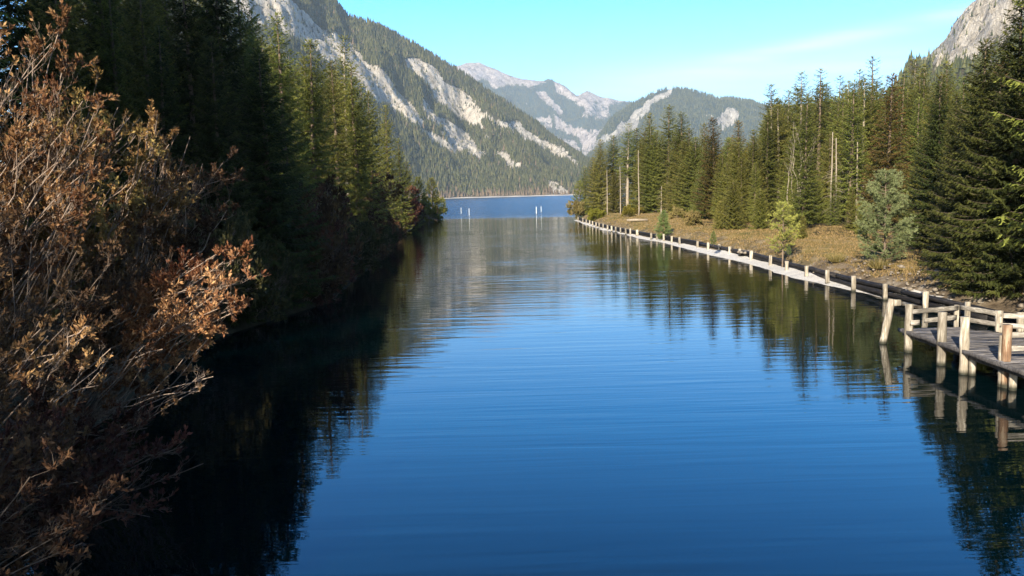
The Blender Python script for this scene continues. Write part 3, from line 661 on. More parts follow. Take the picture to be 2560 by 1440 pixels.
# ---- right bank, skyline trees
lab_r = {}
RT = [(SP,1462,415,182,'pale green spruce at the very tip of the right bank',1.0),(SP,1484,392,176,'leaning bushy spruce second from the tip of the right bank',1.0),(SP,1501,348,172,'slim spruce with a golden tip near the end of the right wood',0.8),
 (SP,1535,338,178,'dark round-topped spruce beside the golden-tipped slim spruce',1.0),(TALL,1567,308,165,'layered spruce with a pale bare lower trunk above the mown grass',0.9),
 (SP,1590,320,170,'medium spruce left of the tall pointed pair in the right wood',0.9),(SP,1619,282,155,'pointed full spruce, the lower of the tall pair over the grass clearing',0.95),
 (SP,1666,261,148,'tallest pointed spruce over the far grass clearing with the clean dark tip',0.95),(SP,1709,277,138,'broad sunlit spruce left of the black shadow gap in the right wood',1.0),
 (SP,1758,307,132,'spruce standing in the black shadow gap of the right wood',0.7),(BROWN,1785,293,112,'spruce with an orange-brown cone-laden top just right of the shadow gap',0.95),
 (SP,1815,345,106,'low spruce between the two brown-topped spruces',0.9),(BROWN,1846,300,104,'second brown-topped spruce, in front of the rocky outcrop',0.9),(SP,1883,324,98,'dense green spruce right of the second brown-topped one',0.9),
 (TALL,1932,210,106,'flat-topped tall spruce where the right wood steps up',1.15),(TALL,1969,225,112,'tall dark spruce behind the flat-topped one',1.1),(TALL,2001,180,104,'tall layered spruce left of the bare white tree',1.1),
 (TALL,2047,169,108,'tall twin-like spruce left of the pale trunk cluster',1.2),(TALL,2092,189,98,'tall spruce with long pale bare trunk, left one of the trunk cluster',1.1),(TALL,2118,200,96,'tall spruce with pale bare trunk in the middle of the trunk cluster',0.9),
 (TALL,2140,173,96,'tall spruce with pale bare trunk, right one of the trunk cluster',1.1),(TALL,2186,139,100,'tallest spruce of the right wood with wide open tiers against the sky',1.3),(BROWN,2228,182,74,'large spruce with orange-brown top and long sunlit sweeping branches',1.25),
 (TALL,2250,170,92,'thin-tipped spruce just right of the large brown-topped one',0.8),(TALL,2288,146,94,'tall spruce touching the foot of the cliff in the skyline',1.1),(SP,2306,160,84,'green spruce in front of the cliff foot',1.0),
 (SP,2372,150,68,'bushy spruce below the grey cliff with a bare leader',1.1),(SP,2410,190,62,'dense spruce below the middle of the grey cliff',1.1),(SP,2443,155,64,'spruce with a thin bare spike tip under the cliff',1.0),
 (BROWN,2491,150,60,'brownish spruce near the right edge under the cliff',1.0),(TALL,2510,127,62,'sparse spruce with the highest spike near the right edge',0.9),(SP,2551,137,54,'dark spruce cut by the right edge of the view',1.1),
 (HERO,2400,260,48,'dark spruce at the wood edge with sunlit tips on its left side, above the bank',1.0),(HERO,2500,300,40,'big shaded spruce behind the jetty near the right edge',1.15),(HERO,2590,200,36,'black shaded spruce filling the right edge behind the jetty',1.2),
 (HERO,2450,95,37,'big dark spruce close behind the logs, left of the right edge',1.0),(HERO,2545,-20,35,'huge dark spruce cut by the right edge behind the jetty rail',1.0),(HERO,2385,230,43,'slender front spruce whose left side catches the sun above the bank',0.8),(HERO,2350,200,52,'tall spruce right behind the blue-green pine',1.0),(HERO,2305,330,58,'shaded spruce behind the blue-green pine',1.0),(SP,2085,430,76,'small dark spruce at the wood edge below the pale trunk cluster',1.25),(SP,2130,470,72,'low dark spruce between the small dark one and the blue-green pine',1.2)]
for protos, px, top, Y, lab, w in RT: put(protos, px, top, Y, lab, 'r', None, w * (1.75 if px < 1900 else 1.25))
for (px, top, Y, lab) in [(1832,448,84,'bushy young spruce at the grass edge beside the yellow-green pine'),(1800,500,86,'low round young spruce at the foot of the brown-topped spruces'),(1900,470,80,'young spruce right behind the yellow-green pine'),
    (2005,566,66,'tiny bright spruce seedling on the shaded grass'),(1735,530,112,'small grey-green sapling at the edge of the shadow gap'),(1985,470,80,'young spruce in the shade right of the yellow-green pine'),(2160,500,66,'young dark spruce left of the blue-green pine'),(2008,425,88,'spruce hiding the foot of the bare whitish tree'),(1972,440,90,'spruce left of the foot of the bare whitish tree'),(2046,450,86,'spruce between the bare whitish tree and the trunk cluster')]:
    put(SMALL, px, top, Y, lab, 'r', None, 1.0)
sky_r = [(1420,460),(1462,430),(1500,370),(1560,330),(1620,300),(1666,285),(1709,300),(1758,330),(1800,330),(1900,330),(1925,240),(2000,200),(2190,175),(2300,165),(2560,150)]
cnt = 0
while cnt < 145:
    Y = random.choice((random.uniform(50, 110), random.uniform(95, 178), random.uniform(110, 178))); d = random.uniform(7, 38 if Y > 95 else 50)
    edge = np.interp(Y, [20, 45, 60, 75, 90, 140, 170], [7, 9, 11, 9, 11, 16, 8])
    x = xw_right(Y) + max(d, edge)
    px, py = to_px(np.array([x, Y, 8.0]))
    if px > 2700: continue
    top = np.interp(px, [a for a, b in sky_r], [b for a, b in sky_r]) + abs(random.gauss(0, 75)) + 8
    z = ground_r(x, Y); h = P(px, top, Y).z - z
    if h < 5 or h > 25: continue
    pr = random.choice(SP + SP + TALL[:2] if px > 1900 or px < 1720 else SP)
    front = d < edge + 6
    pr.place(x, Y, z, h, None, None, 'spruce packed in the dense wood behind the clearing on the right bank', 'tree', 'spruces filling the wood on the right bank', 1.7 if Y > 95 else 1.4); cnt += 1

# the rest of both woods, deeper in: one mass each
def wood_mass(name, label, pts):
    lo = [make_spruce('low', 18, 2.9, 0.05, 0.8, 6, subs=2, step=0.34, shape=0.66) for _ in range(2)]; mb = MB()
    src = []
    for r_ in lo:
        cr = [c for c in r_.children if c.name.startswith('crown')][0]; me = cr.data; v = np.empty(len(me.vertices) * 3, np.float32); me.vertices.foreach_get('co', v)
        t = np.empty(len(me.vertices), np.float32); me.attributes['tone'].data.foreach_get('value', t)
        q4 = np.array([p_.vertices[:] for p_ in me.polygons if len(p_.vertices) == 4]); q3 = np.array([p_.vertices[:] for p_ in me.polygons if len(p_.vertices) == 3]); src.append((v.reshape(-1, 3), t, q4, q3))
    for i, (x, y, z, h) in enumerate(pts):
        v, t, q4, q3 = src[i % 2]; a = random.random() * 6.28; k = h / 18; c, s_ = math.cos(a), math.sin(a)
        w = np.stack([(v[:, 0] * c - v[:, 1] * s_) * k * 1.4 + x, (v[:, 0] * s_ + v[:, 1] * c) * k * 1.4 + y, v[:, 2] * k + z], 1)
        b0 = mb.n; mb.add(w, q4, np.clip(t + random.uniform(-.2, .1), 0, 1)); mb.f.append(q3 + b0)
    for r_ in lo:
        for ch in list(r_.children):
            for g in list(ch.children): bpy.data.objects.remove(g)
            bpy.data.objects.remove(ch)
        bpy.data.objects.remove(r_)
    tag(mb.build(name, M['spruce']), label, 'wood', kind='stuff')
def mass_pts(side, n, dr, yr, skyl, off):
    out = []; tries = 0
    while len(out) < n and tries < 6000:
        tries += 1; Y = random.uniform(*yr); d = random.uniform(*dr); x = xw_right(Y) + d if side == 'r' else xw_left(Y) - d
        px, py = to_px(np.array([x, Y, 8.0]))
        if px < -60 or px > 2650: continue
        top = np.interp(px, [a for a, b in skyl], [b for a, b in skyl]) + abs(random.gauss(0, 50)) + off; z = ground_r(x, Y) if side == 'r' else ground_l(x, Y)
        h = P(px, top, Y).z - z
        if side == 'l' and -70 < x - 0.404 * Y < -43 and Y < 105: continue
        if 5 < h < 26: out.append((x, Y, z, h))
    return out
wood_mass('deep_wood', 'mass of spruces deep in the wood on the right bank behind the countable ones', mass_pts('r', 170, (22, 75), (60, 200), sky_r, 35))
wood_mass('deep_wood', 'mass of spruces deep in the wood on the left bank behind the countable ones', mass_pts('l', 60, (10, 30), (40, 170), sky_l, 45))
# ---- pines
pn = Proto(make_pine('young_pine', 5.6, 1.9, 'pine_blue', 0.05, 0.55, 1.3)); q = G(2212, 652, 1.25); pn.place(q.x, q.y, ground_r(q.x, q.y), P(2212, 418, q.y).z - 1.2, None, None, 'blue-green young pine with dense upswept needles on the bank above the logs', 'tree')
pn = Proto(make_pine('young_pine', 4.6, 1.4, 'pine_yellow', 0.26, 0.45, 0.5)); q = G(1937, 632, 1.15); q.x += 0.55; pn.place(q.x, q.y, ground_r(q.x, q.y), P(1937, 470, q.y).z - 1.1, None, None, 'bright yellow-green young pine with a bare thin trunk on the grass', 'tree')
pn = Proto(make_pine('young_pine', 3.8, 1.1, 'pine_green', 0.05, 0.4)); q = G(1637, 582, 0.95); q.x += 0.9; pn.place(q.x, q.y, ground_r(q.x, q.y), P(1637, 508, q.y).z - 0.9, None, None, 'fresh green young pine leaning over the log edging', 'tree')
pn.place(G(1783, 608, 1.1).x, G(1783, 608, 1.1).y, 1.0, 1.15, None, None, 'knee-high pine seedling behind the logs near the fire pit', 'tree')
pn.place(G(1972, 632, 1.2).x, G(1972, 632, 1.2).y, 1.1, 0.6, None, None, 'tiny pine seedling just right of the yellow-green pine trunk', 'tree')
pt = Proto(make_pine('pine_tree', 11, 3.4, 'spruce', 0.1, 0.5, 1.0))
for px, top, Y, lab in [(1046,440,172,'rounded pine at the left point, behind the outermost one'),(1082,442,192,'rounded sunlit pine near the tip of the left point'),(1108,492,214,'outermost low pine on the tip of the left point'),(1448,450,176,'soft bluish pine leaning out at the tip of the right bank')]:
    x = P(px, 520, Y).x
    pt.place(x, Y, 1.0, P(px, top, Y).z - 1.0, None, None, lab, 'tree')

# ------------------------------------------------------------------ broadleaf shrubs: arching limbs, forked twigs, leaf tufts
def make_shrub(name, root_p, targets, n_limb, mat, leafiness=1.0, bark='twig', twig_r=1.0, spread=1.0, leaf=0.062, sub=10):
    """targets: list of (centre, radius) blobs the limbs reach for; coordinates relative to root"""
    root = empty(name, root_p); tb = MB(); cb = MB(); tips = []
    tot = sum(r ** 2 for c, r in targets)
    def curve(p0, p1, sag, m=7):
        s = np.linspace(0, 1, m)[:, None]; L = np.linalg.norm(p1 - p0)
        mid = (p0 + p1) / 2 + rng.normal(0, 0.12 * L, 3) + np.array([0, 0, sag * L])
        c = (1-s)**2 * p0 + 2*s*(1-s) * mid + s*s * p1
        return c + rng.normal(0, 0.010 * L, c.shape) * np.sin(s * np.pi)
    def twig(p0, d, L, r, level):
        p1 = p0 + d * L + np.array([0, 0, 0.10 * L]); pts = curve(p0, p1, 0.12 * random.choice([-1, 1]), 6)
        tb.tube(pts, np.linspace(r, r * 0.45, len(pts)), 3, random.random(), False)
        dirn = unit(pts[-1] - pts[-2])
        if level == 0: tips.append((pts[-1], dirn)); 
        else:
            for k in range(3 if level > 1 else 3):
                f = random.uniform(0.35, 1.0); i = f * (len(pts) - 1); i0 = int(min(i, len(pts) - 2)); b = pts[i0] + (pts[i0 + 1] - pts[i0]) * (i - i0)
                dd = unit(dirn + rng.normal(0, 0.42, 3) * spread + np.array([0, 0, 0.15])); twig(b, dd, L * random.uniform(0.5, 0.8), r * 0.6, level - 1)
            tips.append((pts[-1], dirn))
    for c, rad in targets:
        k = max(2, int(n_limb * rad ** 2 / tot)); c = np.array(c, float)
        for _ in range(k):
            u = unit(rng.normal(0, 1, 3)) * rad * random.uniform(0.35, 0.85); end = c + u
            p0 = np.array([random.uniform(-.5, .5), random.uniform(-.5, .5), 0.0])
            L = np.linalg.norm(end - p0); pts = curve(p0, end, random.uniform(-0.02, 0.16), 14); r0 = 0.003 + 0.0028 * L * twig_r
            tb.tube(pts, np.linspace(r0, 0.007, 14), 5, random.random(), False)
            for q in range(sub):
                f = random.uniform(0.45, 1.0); i = f * 13; i0 = int(min(i, 12)); b = pts[i0] + (pts[i0+1] - pts[i0]) * (i - i0)
                dirn = unit(pts[i0 + 1] - pts[i0]); out = unit(b - (c * 0.6)) 
                dd = unit(dirn * 0.9 + out * 0.35 + rng.normal(0, 0.38, 3) * spread)
                twig(b, dd, rad * random.uniform(0.22, 0.42), 0.0045 * twig_r, 2)
    tp = np.array([t[0] for t in tips]); td = np.array([t[1] for t in tips])
    rk = np.linalg.norm(tp - np.array([np.array(c) for c, r in targets])[np.argmin([np.linalg.norm(tp - np.array(c), axis=1) / r for c, r in targets], axis=0)], axis=1) / np.array([r for c, r in targets])[np.argmin([np.linalg.norm(tp - np.array(c), axis=1) / r for c, r in targets], axis=0)]
    keep = rng.random(len(tp)) < min(1, leafiness) * np.clip((rk - 0.35) / 0.5, 0.12, 1); tp, td = tp[keep], td[keep]; n = len(tp)
    tone0 = np.clip(0.5 + 0.35 * np.array([noise.noise(Vector(p * 0.9)) for p in tp]) * 1.6 + rng.normal(0, 0.12, n), 0, 1)
    for q in range(9):
        dd = unit(td + rng.normal(0, 0.65, (n, 3)) + np.array([0, 0, 0.35])); l = leaf * rng.uniform(0.45, 1.8, (n, 1)); b = tp - td * rng.uniform(0, 0.10, (n, 1))
        o = unit(np.cross(dd, rng.normal(0, 1, (n, 3)))) * l * 0.2
        V = np.stack([b, b + dd * l * 0.5 + o, b + dd * l, b + dd * l * 0.5 - o], 1); k = np.arange(n)[:, None] * 4
        cb.add(V.reshape(-1, 3), np.concatenate([k, k+1, k+2, k+3], 1), np.repeat(np.clip(tone0 + rng.normal(0, 0.12, n), 0, 1), 4))
    tb.build('branches', M[bark], root); cb.build('leaves', M[mat], root)
    return root
def shrub_px(name, label, root_xy, blobs, n_limb, mat='brown_leaf', z0=0.6, **kw):
    """blobs: (px, py, distance, radius m)"""
    rp = Vector((root_xy[0], root_xy[1], z0)); T = []
    for (px, py, Y, r) in blobs:
        T.append((tuple(P(px, py, Y) - rp), r))
    return tag(make_shrub(name, rp, T, n_limb, mat, **kw), label, 'shrub')
shrub_px('brown_shrub', 'largest shrub at the left edge, golden-brown leaf tufts over arching bare branches', (-11.0, 13.5),
         [(30,230,13.5,1.3),(170,330,13.5,1.0),(-60,420,13.5,1.3),(130,440,13,1.1),(60,130,14,0.9)], 64, leafiness=1.0)
shrub_px('brown_shrub', 'golden-brown leafy shrub just right of the largest one, against the dark wood', (-10.8, 15),
         [(270,330,15,0.95),(230,440,15,0.9),(340,290,16,0.45)], 30)
shrub_px('brown_shrub', 'dome of bright orange-brown leaves in front of the black wood, above the pale forked stem', (-10.2, 17.5),
         [(410,360,17,0.75),(420,440,17,0.9)], 26)
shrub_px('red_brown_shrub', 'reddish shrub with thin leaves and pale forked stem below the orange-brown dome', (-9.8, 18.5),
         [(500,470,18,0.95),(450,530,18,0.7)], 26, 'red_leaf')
shrub_px('brown_shrub', 'sunlit shrub leaning far out over the water with fanned pale branches and golden tips', (-9.4, 15.5),
         [(560,640,15,0.55),(540,720,14.5,0.85),(580,780,14.5,0.5),(480,800,14.5,0.6)], 36, leafiness=0.8)
shrub_px('bare_shrub', 'mostly bare low shrub with long twigs drooping to the water below the sunlit leaning one', (-8.8, 14),
         [(480,930,13.5,0.6),(540,960,13.5,0.35),(380,900,13.5,0.5)], 12, leafiness=0.12, sub=5)
shrub_px('bare_shrub', 'low shrub at lower left with a sweep of pale bent twigs, few leaves', (-8.6, 11),
         [(250,870,11.5,0.45),(160,850,11.5,0.55),(200,950,11.5,0.4)], 16, leafiness=0.3, sub=5)
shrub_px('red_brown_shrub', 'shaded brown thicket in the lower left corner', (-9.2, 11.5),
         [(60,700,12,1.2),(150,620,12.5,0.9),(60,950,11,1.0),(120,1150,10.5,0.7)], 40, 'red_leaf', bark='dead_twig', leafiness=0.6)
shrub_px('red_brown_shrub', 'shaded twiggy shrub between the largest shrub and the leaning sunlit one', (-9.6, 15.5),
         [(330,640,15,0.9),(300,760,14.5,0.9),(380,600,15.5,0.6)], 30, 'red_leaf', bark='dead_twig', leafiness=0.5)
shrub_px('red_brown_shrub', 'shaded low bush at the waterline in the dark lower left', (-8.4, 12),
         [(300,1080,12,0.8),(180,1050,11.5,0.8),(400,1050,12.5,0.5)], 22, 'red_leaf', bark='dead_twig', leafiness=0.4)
shrub_px('red_brown_shrub', 'reddish bush under the spruces hanging over the left waterline', (-12, 42),
         [(830,620,44,2.0),(800,700,43,1.6),(850,720,44,1.0)], 26, 'red_leaf', twig_r=1.6, leaf=0.12)
shrub_px('red_brown_shrub', 'dark reddish bush behind the overhanging spruce on the left bank', (-13.5, 52),
         [(790,560,54,2.2),(830,500,56,1.5)], 22, 'red_leaf', twig_r=1.6, leaf=0.12)
shrub_px('red_brown_shrub', 'tall thin red-brown leafed bush at the left waterline before the point', (-15.5, 88),
         [(965,470,90,1.9),(955,500,90,1.6)], 24, 'red_leaf', twig_r=2.0, leaf=0.16)
shrub_px('red_brown_shrub', 'low rusty bush at the foot of the rounded pines on the left point', (-17.5, 120),
         [(1010,530,125,2.6),(1040,520,140,2.4)], 20, 'red_leaf', twig_r=2.0, leaf=0.2)
shrub_px('red_brown_shrub', 'dark scrub along the waterline at the tip of the left point', (-19, 190),
         [(1070,535,190,3.0),(1095,520,205,2.6)], 18, 'yellow_leaf', twig_r=2.0, leaf=0.25)
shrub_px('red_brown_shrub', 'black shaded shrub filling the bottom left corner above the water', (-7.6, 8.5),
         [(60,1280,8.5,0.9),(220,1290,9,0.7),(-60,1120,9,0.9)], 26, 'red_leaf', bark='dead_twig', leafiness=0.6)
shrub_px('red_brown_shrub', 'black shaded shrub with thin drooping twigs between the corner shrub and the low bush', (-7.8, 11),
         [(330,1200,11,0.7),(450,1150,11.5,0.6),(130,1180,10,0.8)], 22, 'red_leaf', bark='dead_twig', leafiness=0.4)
q = G(1487, 550, 0.7)
shrub_px('yellow_green_bush', 'round yellow-green bush beside the row of posts near the bank tip', (q.x, q.y), [(1487,541,q.y,1.3),(1505,543,q.y,0.9)], 24, 'yellow_leaf', twig_r=1.2, leaf=0.2, z0=0.6)
shrub_px('bare_shrub', 'thin bare reddish scrub at the outermost tip of the right bank', (P(1436, 540, 168).x + 0.6, 168), [(1438,520,168,1.8),(1450,525,168,1.5)], 20, 'dry_grass', twig_r=2.0, leaf=0.2)
for px, py, lab in [(1570,540,'small olive bush at the wood edge under the pale bare trunk'),(1690,548,'low straw-brown bush on the far grass clearing'),(1733,560,'small brown bush at the foot of the shadow gap'),(1600,535,'low dark bush between two pale trunks on the clearing')]:
    q = G(px, py, 1.4); shrub_px('low_bush', lab, (q.x, q.y), [(px, py - 8, q.y, 1.1)], 14, 'dry_grass' if 'brown' in lab else 'yellow_leaf', twig_r=1.2, leaf=0.15, z0=1.1)
# scrub along the left waterline: two kinds, copied
scr = [make_shrub('bank_scrub', (0, 0, 0), [((1.6, 0, 1.6), 1.5), ((0.6, 1.4, 2.6), 1.5), ((1.5, -1.3, 1.2), 1.2)], 26, mt, leafiness=0.9, twig_r=1.6, leaf=0.13) for mt in ('red_leaf', 'olive_dark')]
used_ = [False, False]
for i in range(44):
    Y = 33 + i * 4.6 + random.uniform(-1, 1); k = 0 if random.random() < 0.4 else 1; sc_ = random.uniform(0.75, 1.3) * (1.0 if Y < 58 else 0.62)
    o = copy_tree(scr[k]) if used_[k] else scr[k]; used_[k] = True
    for key in ('label', 'category', 'group'):
        if key in o: del o[key]
    xx = xw_left(Y) - 0.9; o.location = (xx, Y, 0.15); o.scale = (sc_, sc_, sc_ * random.uniform(0.8, 1.5)); o.rotation_euler = (0, 0, random.uniform(-0.6, 0.6))
    tag(o, ('reddish' if k == 0 else 'olive') + ' scrub bush crowding the left waterline under the spruces', 'shrub', 'reddish scrub along the left waterline' if k == 0 else 'olive scrub along the left waterline')
# bare pale tree in the right wood
shrub_px('bare_tree', 'bare whitish deciduous tree with forked branches among the dark spruces', (P(1995, 520, 84).x, 84), [(2003,340,84,1.9),(1992,300,84,1.0),(2020,370,84,1.2)], 7, 'red_leaf', leafiness=0.02, bark='pale_bark', twig_r=2.4, z0=1.5, sub=5)
shrub_px('bare_tree', 'pale forked bare tree between the trunks of the trunk cluster', (P(2108, 520, 82).x, 82), [(2100,400,82,1.4),(2115,440,82,1.0)], 4, 'red_leaf', leafiness=0.02, bark='pale_bark', twig_r=2.4, z0=1.5, sub=4)
# pale bare trunks at the front of the right wood
def dead_trunk(px, top, bot, Y, lab):
    x = P(px, bot, Y).x; z = ground_r(x, Y); h = P(px, top, Y).z - z; mb = MB()
    zz = np.linspace(-0.3, h, 10); xs_ = np.cumsum(rng.normal(0, 0.03, 10)); mb.tube(np.stack([xs_, xs_ * 0.5, zz], 1), np.linspace(0.12, 0.04, 10), 7)
    for k in range(34):
        zz_ = random.uniform(0.12, 0.95) * h; a = random.random() * 6.28; L = random.uniform(0.6, 2.0) * (1.1 - zz_ / h)
        pts = [(math.cos(a) * L * t, math.sin(a) * L * t, zz_ - 0.25 * L * t * t - 0.1 * L * t) for t in np.linspace(0, 1, 4)]; mb.tube(pts, [0.025, 0.018, 0.012, 0.005], 3, 0.5, False)
    o = mb.build('dead_tree', M['pale_bark']); o.location = (x, Y, z); tag(o, lab, 'tree')
dead_trunk(1597, 375, 540, 143, 'dead spruce with a straight pale trunk and drooping bare twigs at the clearing edge')
dead_trunk(1551, 415, 530, 155, 'thin dead pale trunk left of the straight dead spruce')
dead_trunk(1653, 465, 540, 140, 'short broken pale trunk behind the fresh green pine')
dead_trunk(1518, 425, 528, 162, 'slender pale bare trunk nearest the tip of the right bank')
for i_, (px, top, Y) in enumerate([(2078,330,80),(2090,345,79),(2118,325,81),(2130,335,80),(2142,355,79)]):
    dead_trunk(px, top, 520, Y, ['leftmost','second from left','middle','second from right','rightmost'][i_] + ' of the five pale bare trunks in the right wood')

# ------------------------------------------------------------------ posts, logs, jetty
ORD = ['first','second','third','fourth','fifth','sixth','seventh','eighth','ninth','tenth','eleventh','twelfth','thirteenth','fourteenth','fifteenth','sixteenth','seventeenth','eighteenth','nineteenth','twentieth',
 'twenty-first','twenty-second','twenty-third','twenty-fourth','twenty-fifth','twenty-sixth','twenty-seventh','twenty-eighth','twenty-ninth','thirtieth','thirty-first','thirty-second','thirty-third','thirty-fourth','thirty-fifth','thirty-sixth']
NP = len(POST_W)
for i, w in enumerate(POST_W):
    mb = MB(); thick = 0.20 if i != 14 else 0.34
    hh = 0.80 + random.uniform(-0.05, 0.07)
    mb.plank((0, 0, -0.8), (random.uniform(-.03, .03), random.uniform(-.03, .03), hh), thick * random.uniform(0.9, 1.1), thick * 0.8, random.random(), up=(0, 1, 0))
    o = mb.build('bank_post', M['wood']); o.location = (min(w.x, float(x_post(w.y)) + 0.06), w.y, 0); o.rotation_euler = (0, 0, random.uniform(-.2, .2))
    k = NP - 1 - i
    lab = f'{ORD[k]} weathered white post from the jetty along the log edging' + (', thicker than the rest' if i == 14 else '')
    tag(o, lab, 'post', 'white posts holding the log edging')
def log(p0, p1, r, lab, grp='dark logs edging the right bank'):
    p0, p1 = Vector(p0), Vector(p1); mb = MB(); n = 12; c = (p0 + p1) / 2; ts = np.linspace(0, 1, n)
    pts = np.array([tuple(p0.lerp(p1, t) - c) for t in ts]); pts[:, 0] += np.cumsum(rng.normal(0, 0.012, n)); pts[:, 2] += np.cumsum(rng.normal(0, 0.008, n))
    mb.tube(pts, r * np.linspace(1.05, 0.85, n), 9, random.random(), True, 0.05)
    o = mb.build('edging_log', M['dark_log'], None, True); o.location = c; tag(o, lab, 'log', grp)
ylist = [24.0, 31.5, 39.5, 47.5, 56, 66, 78, 92, 108, 126, 146, 166]
for k in range(len(ylist) - 1):
    y0, y1 = ylist[k], ylist[k + 1]
    for lv, (dx, zc, rr) in enumerate([(0.26, 0.52, 0.14), (0.30, 0.26, 0.14), (0.62, 0.40, 0.14)]):
        sh = (-1.6, 0.0, 1.4)[lv]; a, b = y0 + sh, y1 + sh + 0.3
        
        nm = ['upper', 'lower', 'rear'][lv]
        log((x_post(a) + dx + random.uniform(0, .08), a, zc + random.uniform(-.03, .03)), (x_post(b) + dx + random.uniform(0, .08), b, zc + random.uniform(-.05, .03)), rr * random.uniform(0.9, 1.1),
            f'dark wet {nm} log of the bank edging, {ORD[k]} length from the jetty')

jet = empty('jetty', (13.0, 24.4, 0)); tag(jet, 'weathered wooden jetty with plank deck, white railings and piles standing in the water', 'jetty')
J = Vector((13.0, 24.4, 0))
def rel(*a): return tuple(Vector(a) - J)
def pile(px, base, top, r, mat, lab=None, topd=(0, 0), parent=jet):
    b = G(px, base); t = Vector((b.x + topd[0], b.y + topd[1], P(px, top, b.y).z)); mb = MB(); n = 10
    ts = np.linspace(-0.9, 1, n); pts = np.array([tuple(b + (t - b) * max(s, -0.6) - (J if parent else Vector((b.x, b.y, 0)))) for s in ts])
    pts = np.array([tuple(b + (t - b) * s - (J if parent else Vector((b.x, b.y, 0)))) for s in ts])
    mb.tube(pts, r * (1 + 0.05 * np.sin(np.arange(n) * 2.1)), 9, random.random(), True, 0.05)
    if parent:
        o = mb.build('pile', M[mat], parent, True)
        if lab: o['label'] = lab
    else:
        o = mb.build('mooring_pile', M[mat], None, True); o.location = (b.x, b.y, 0)
    return o, b, t
pile(2270, 880, 760, 0.13, 'wood'); pile(2352, 912, 780, 0.135, 'wood'); pile(2408, 935, 792, 0.125, 'wood'); pile(2512, 968, 812, 0.12, 'rust_wood', 'rusty orange-stained pile')
pile(2430, 938, 885, 0.10, 'wood', 'short split pile'); pile(2531, 975, 915, 0.10, 'wood', 'short pile under the deck edge'); pile(2501, 966, 838, 0.085, 'wood', 'thin white pile strapped beside the rusty one')
o, b, t = pile(2207, 858, 748, 0.125, 'wood', None, (0.28, 0.0), None)
mb = MB(); mb.plank(tuple(Vector(t) - Vector((b.x, b.y, 0)) + Vector((0.02, -0.1, -0.12))), tuple(Vector(t) - Vector((b.x, b.y, 0)) + Vector((0.24, -0.12, -0.12))), 0.12, 0.2); cc = mb.build('cleat', M['wood'], o)
tag(o, 'leaning white pile standing alone in the water beyond the jetty end', 'pile')
# deck
dz = 0.70; k = 0; y = 20.4
while y < 27.1:
    x1 = 15.05 if y > 26.3 else (15.4 + (26.3 - y) * 0.35 if y > 25.2 else 18.5)
    mb = MB(); mb.plank(rel(12.95 + random.uniform(-.015, .015), y, dz + random.uniform(-.006, .006)), rel(x1, y, dz), 0.235, 0.05, random.random()); mb.build('deck_board', M['deck'], jet); y += 0.25
for (a, b_) in [((13.12, 20.4), (13.12, 27.1)), ((14.8, 20.4), (14.8, 27.1)), ((16.4, 20.4), (16.4, 25.2))]:
    mb = MB(); mb.plank(rel(a[0], a[1], dz - 0.13), rel(b_[0], b_[1], dz - 0.13), 0.12, 0.2, 0.3); mb.build('beam', M['deck'], jet)
for (x, y) in [(14.8, 26.9), (16.4, 25.0), (16.4, 22.0), (14.8, 22.6)]:
    mb = MB(); mb.tube([rel(x, y, -1.5), rel(x, y, 0.45)], 0.1, 8, 0.4, True); mb.build('pile', M['deck'], jet, True)
def railpost(x, y, z0=0.55, z1=1.45, w=0.13): mb = MB(); mb.plank(rel(x, y, z0), rel(x, y, z1), w, w, random.random(), up=(0, 1, 0)); mb.build('rail_post', M['wood'], jet)
def rail(a, b, h=0.15): mb = MB(); mb.plank(rel(*a), rel(*b), 0.05, h, random.random()); mb.build('rail', M['rail'], jet)
B = G(2270, 880); C_ = (14.98, 27.35); D_ = (15.62, 26.0)
railpost(*C_, 0.5, 1.42); railpost(*D_, 0.5, 1.40, 0.18); railpost(17.3, 25.3, 0.5, 1.40)
rail((B.x + 0.05, B.y - 0.1, 1.36), (C_[0], C_[1] - 0.1, 1.34)); rail((B.x + 0.55, B.y + 0.06, 1.02), (C_[0] - 0.05, C_[1] - 0.1, 1.02)); rail((B.x - 0.02, B.y - 0.16, 1.0), (B.x + 0.28, B.y - 0.12, 1.0), 0.16)
rail((C_[0] + 0.05, C_[1] - 0.12, 1.36), (D_[0], D_[1] - 0.12, 1.30)); rail((C_[0] + 0.05, C_[1] - 0.12, 0.98), (D_[0], D_[1] - 0.12, 0.95))
rail((D_[0] + 0.05, D_[1] - 0.14, 1.26), (17.4, 25.18, 1.24)); rail((D_[0] + 0.05, D_[1] - 0.14, 0.94), (17.4, 25.18, 0.90))
E = G(2512, 968)
rail((E.x + 0.1, E.y + 0.05, 1.42), (E.x + 3.4, E.y - 0.1, 1.38)); rail((E.x + 0.1, E.y + 0.05, 1.05), (E.x + 3.4, E.y - 0.1, 1.0)); railpost(E.x + 3.4, E.y, 0.5, 1.5)
mb = MB(); mb.plank(rel(12.93, 20.3, dz - 0.03), rel(12.93, 27.12, dz - 0.03), 0.05, 0.12, 0.3); mb.build('fascia_board', M['deck'], jet)
mb = MB(); mb.plank(rel(E.x + 0.1, 20.28, dz - 0.02), rel(18.4, 20.28, dz - 0.02), 0.04, 0.16, 0.5); mb.build('fascia_board', M['rail'], jet)

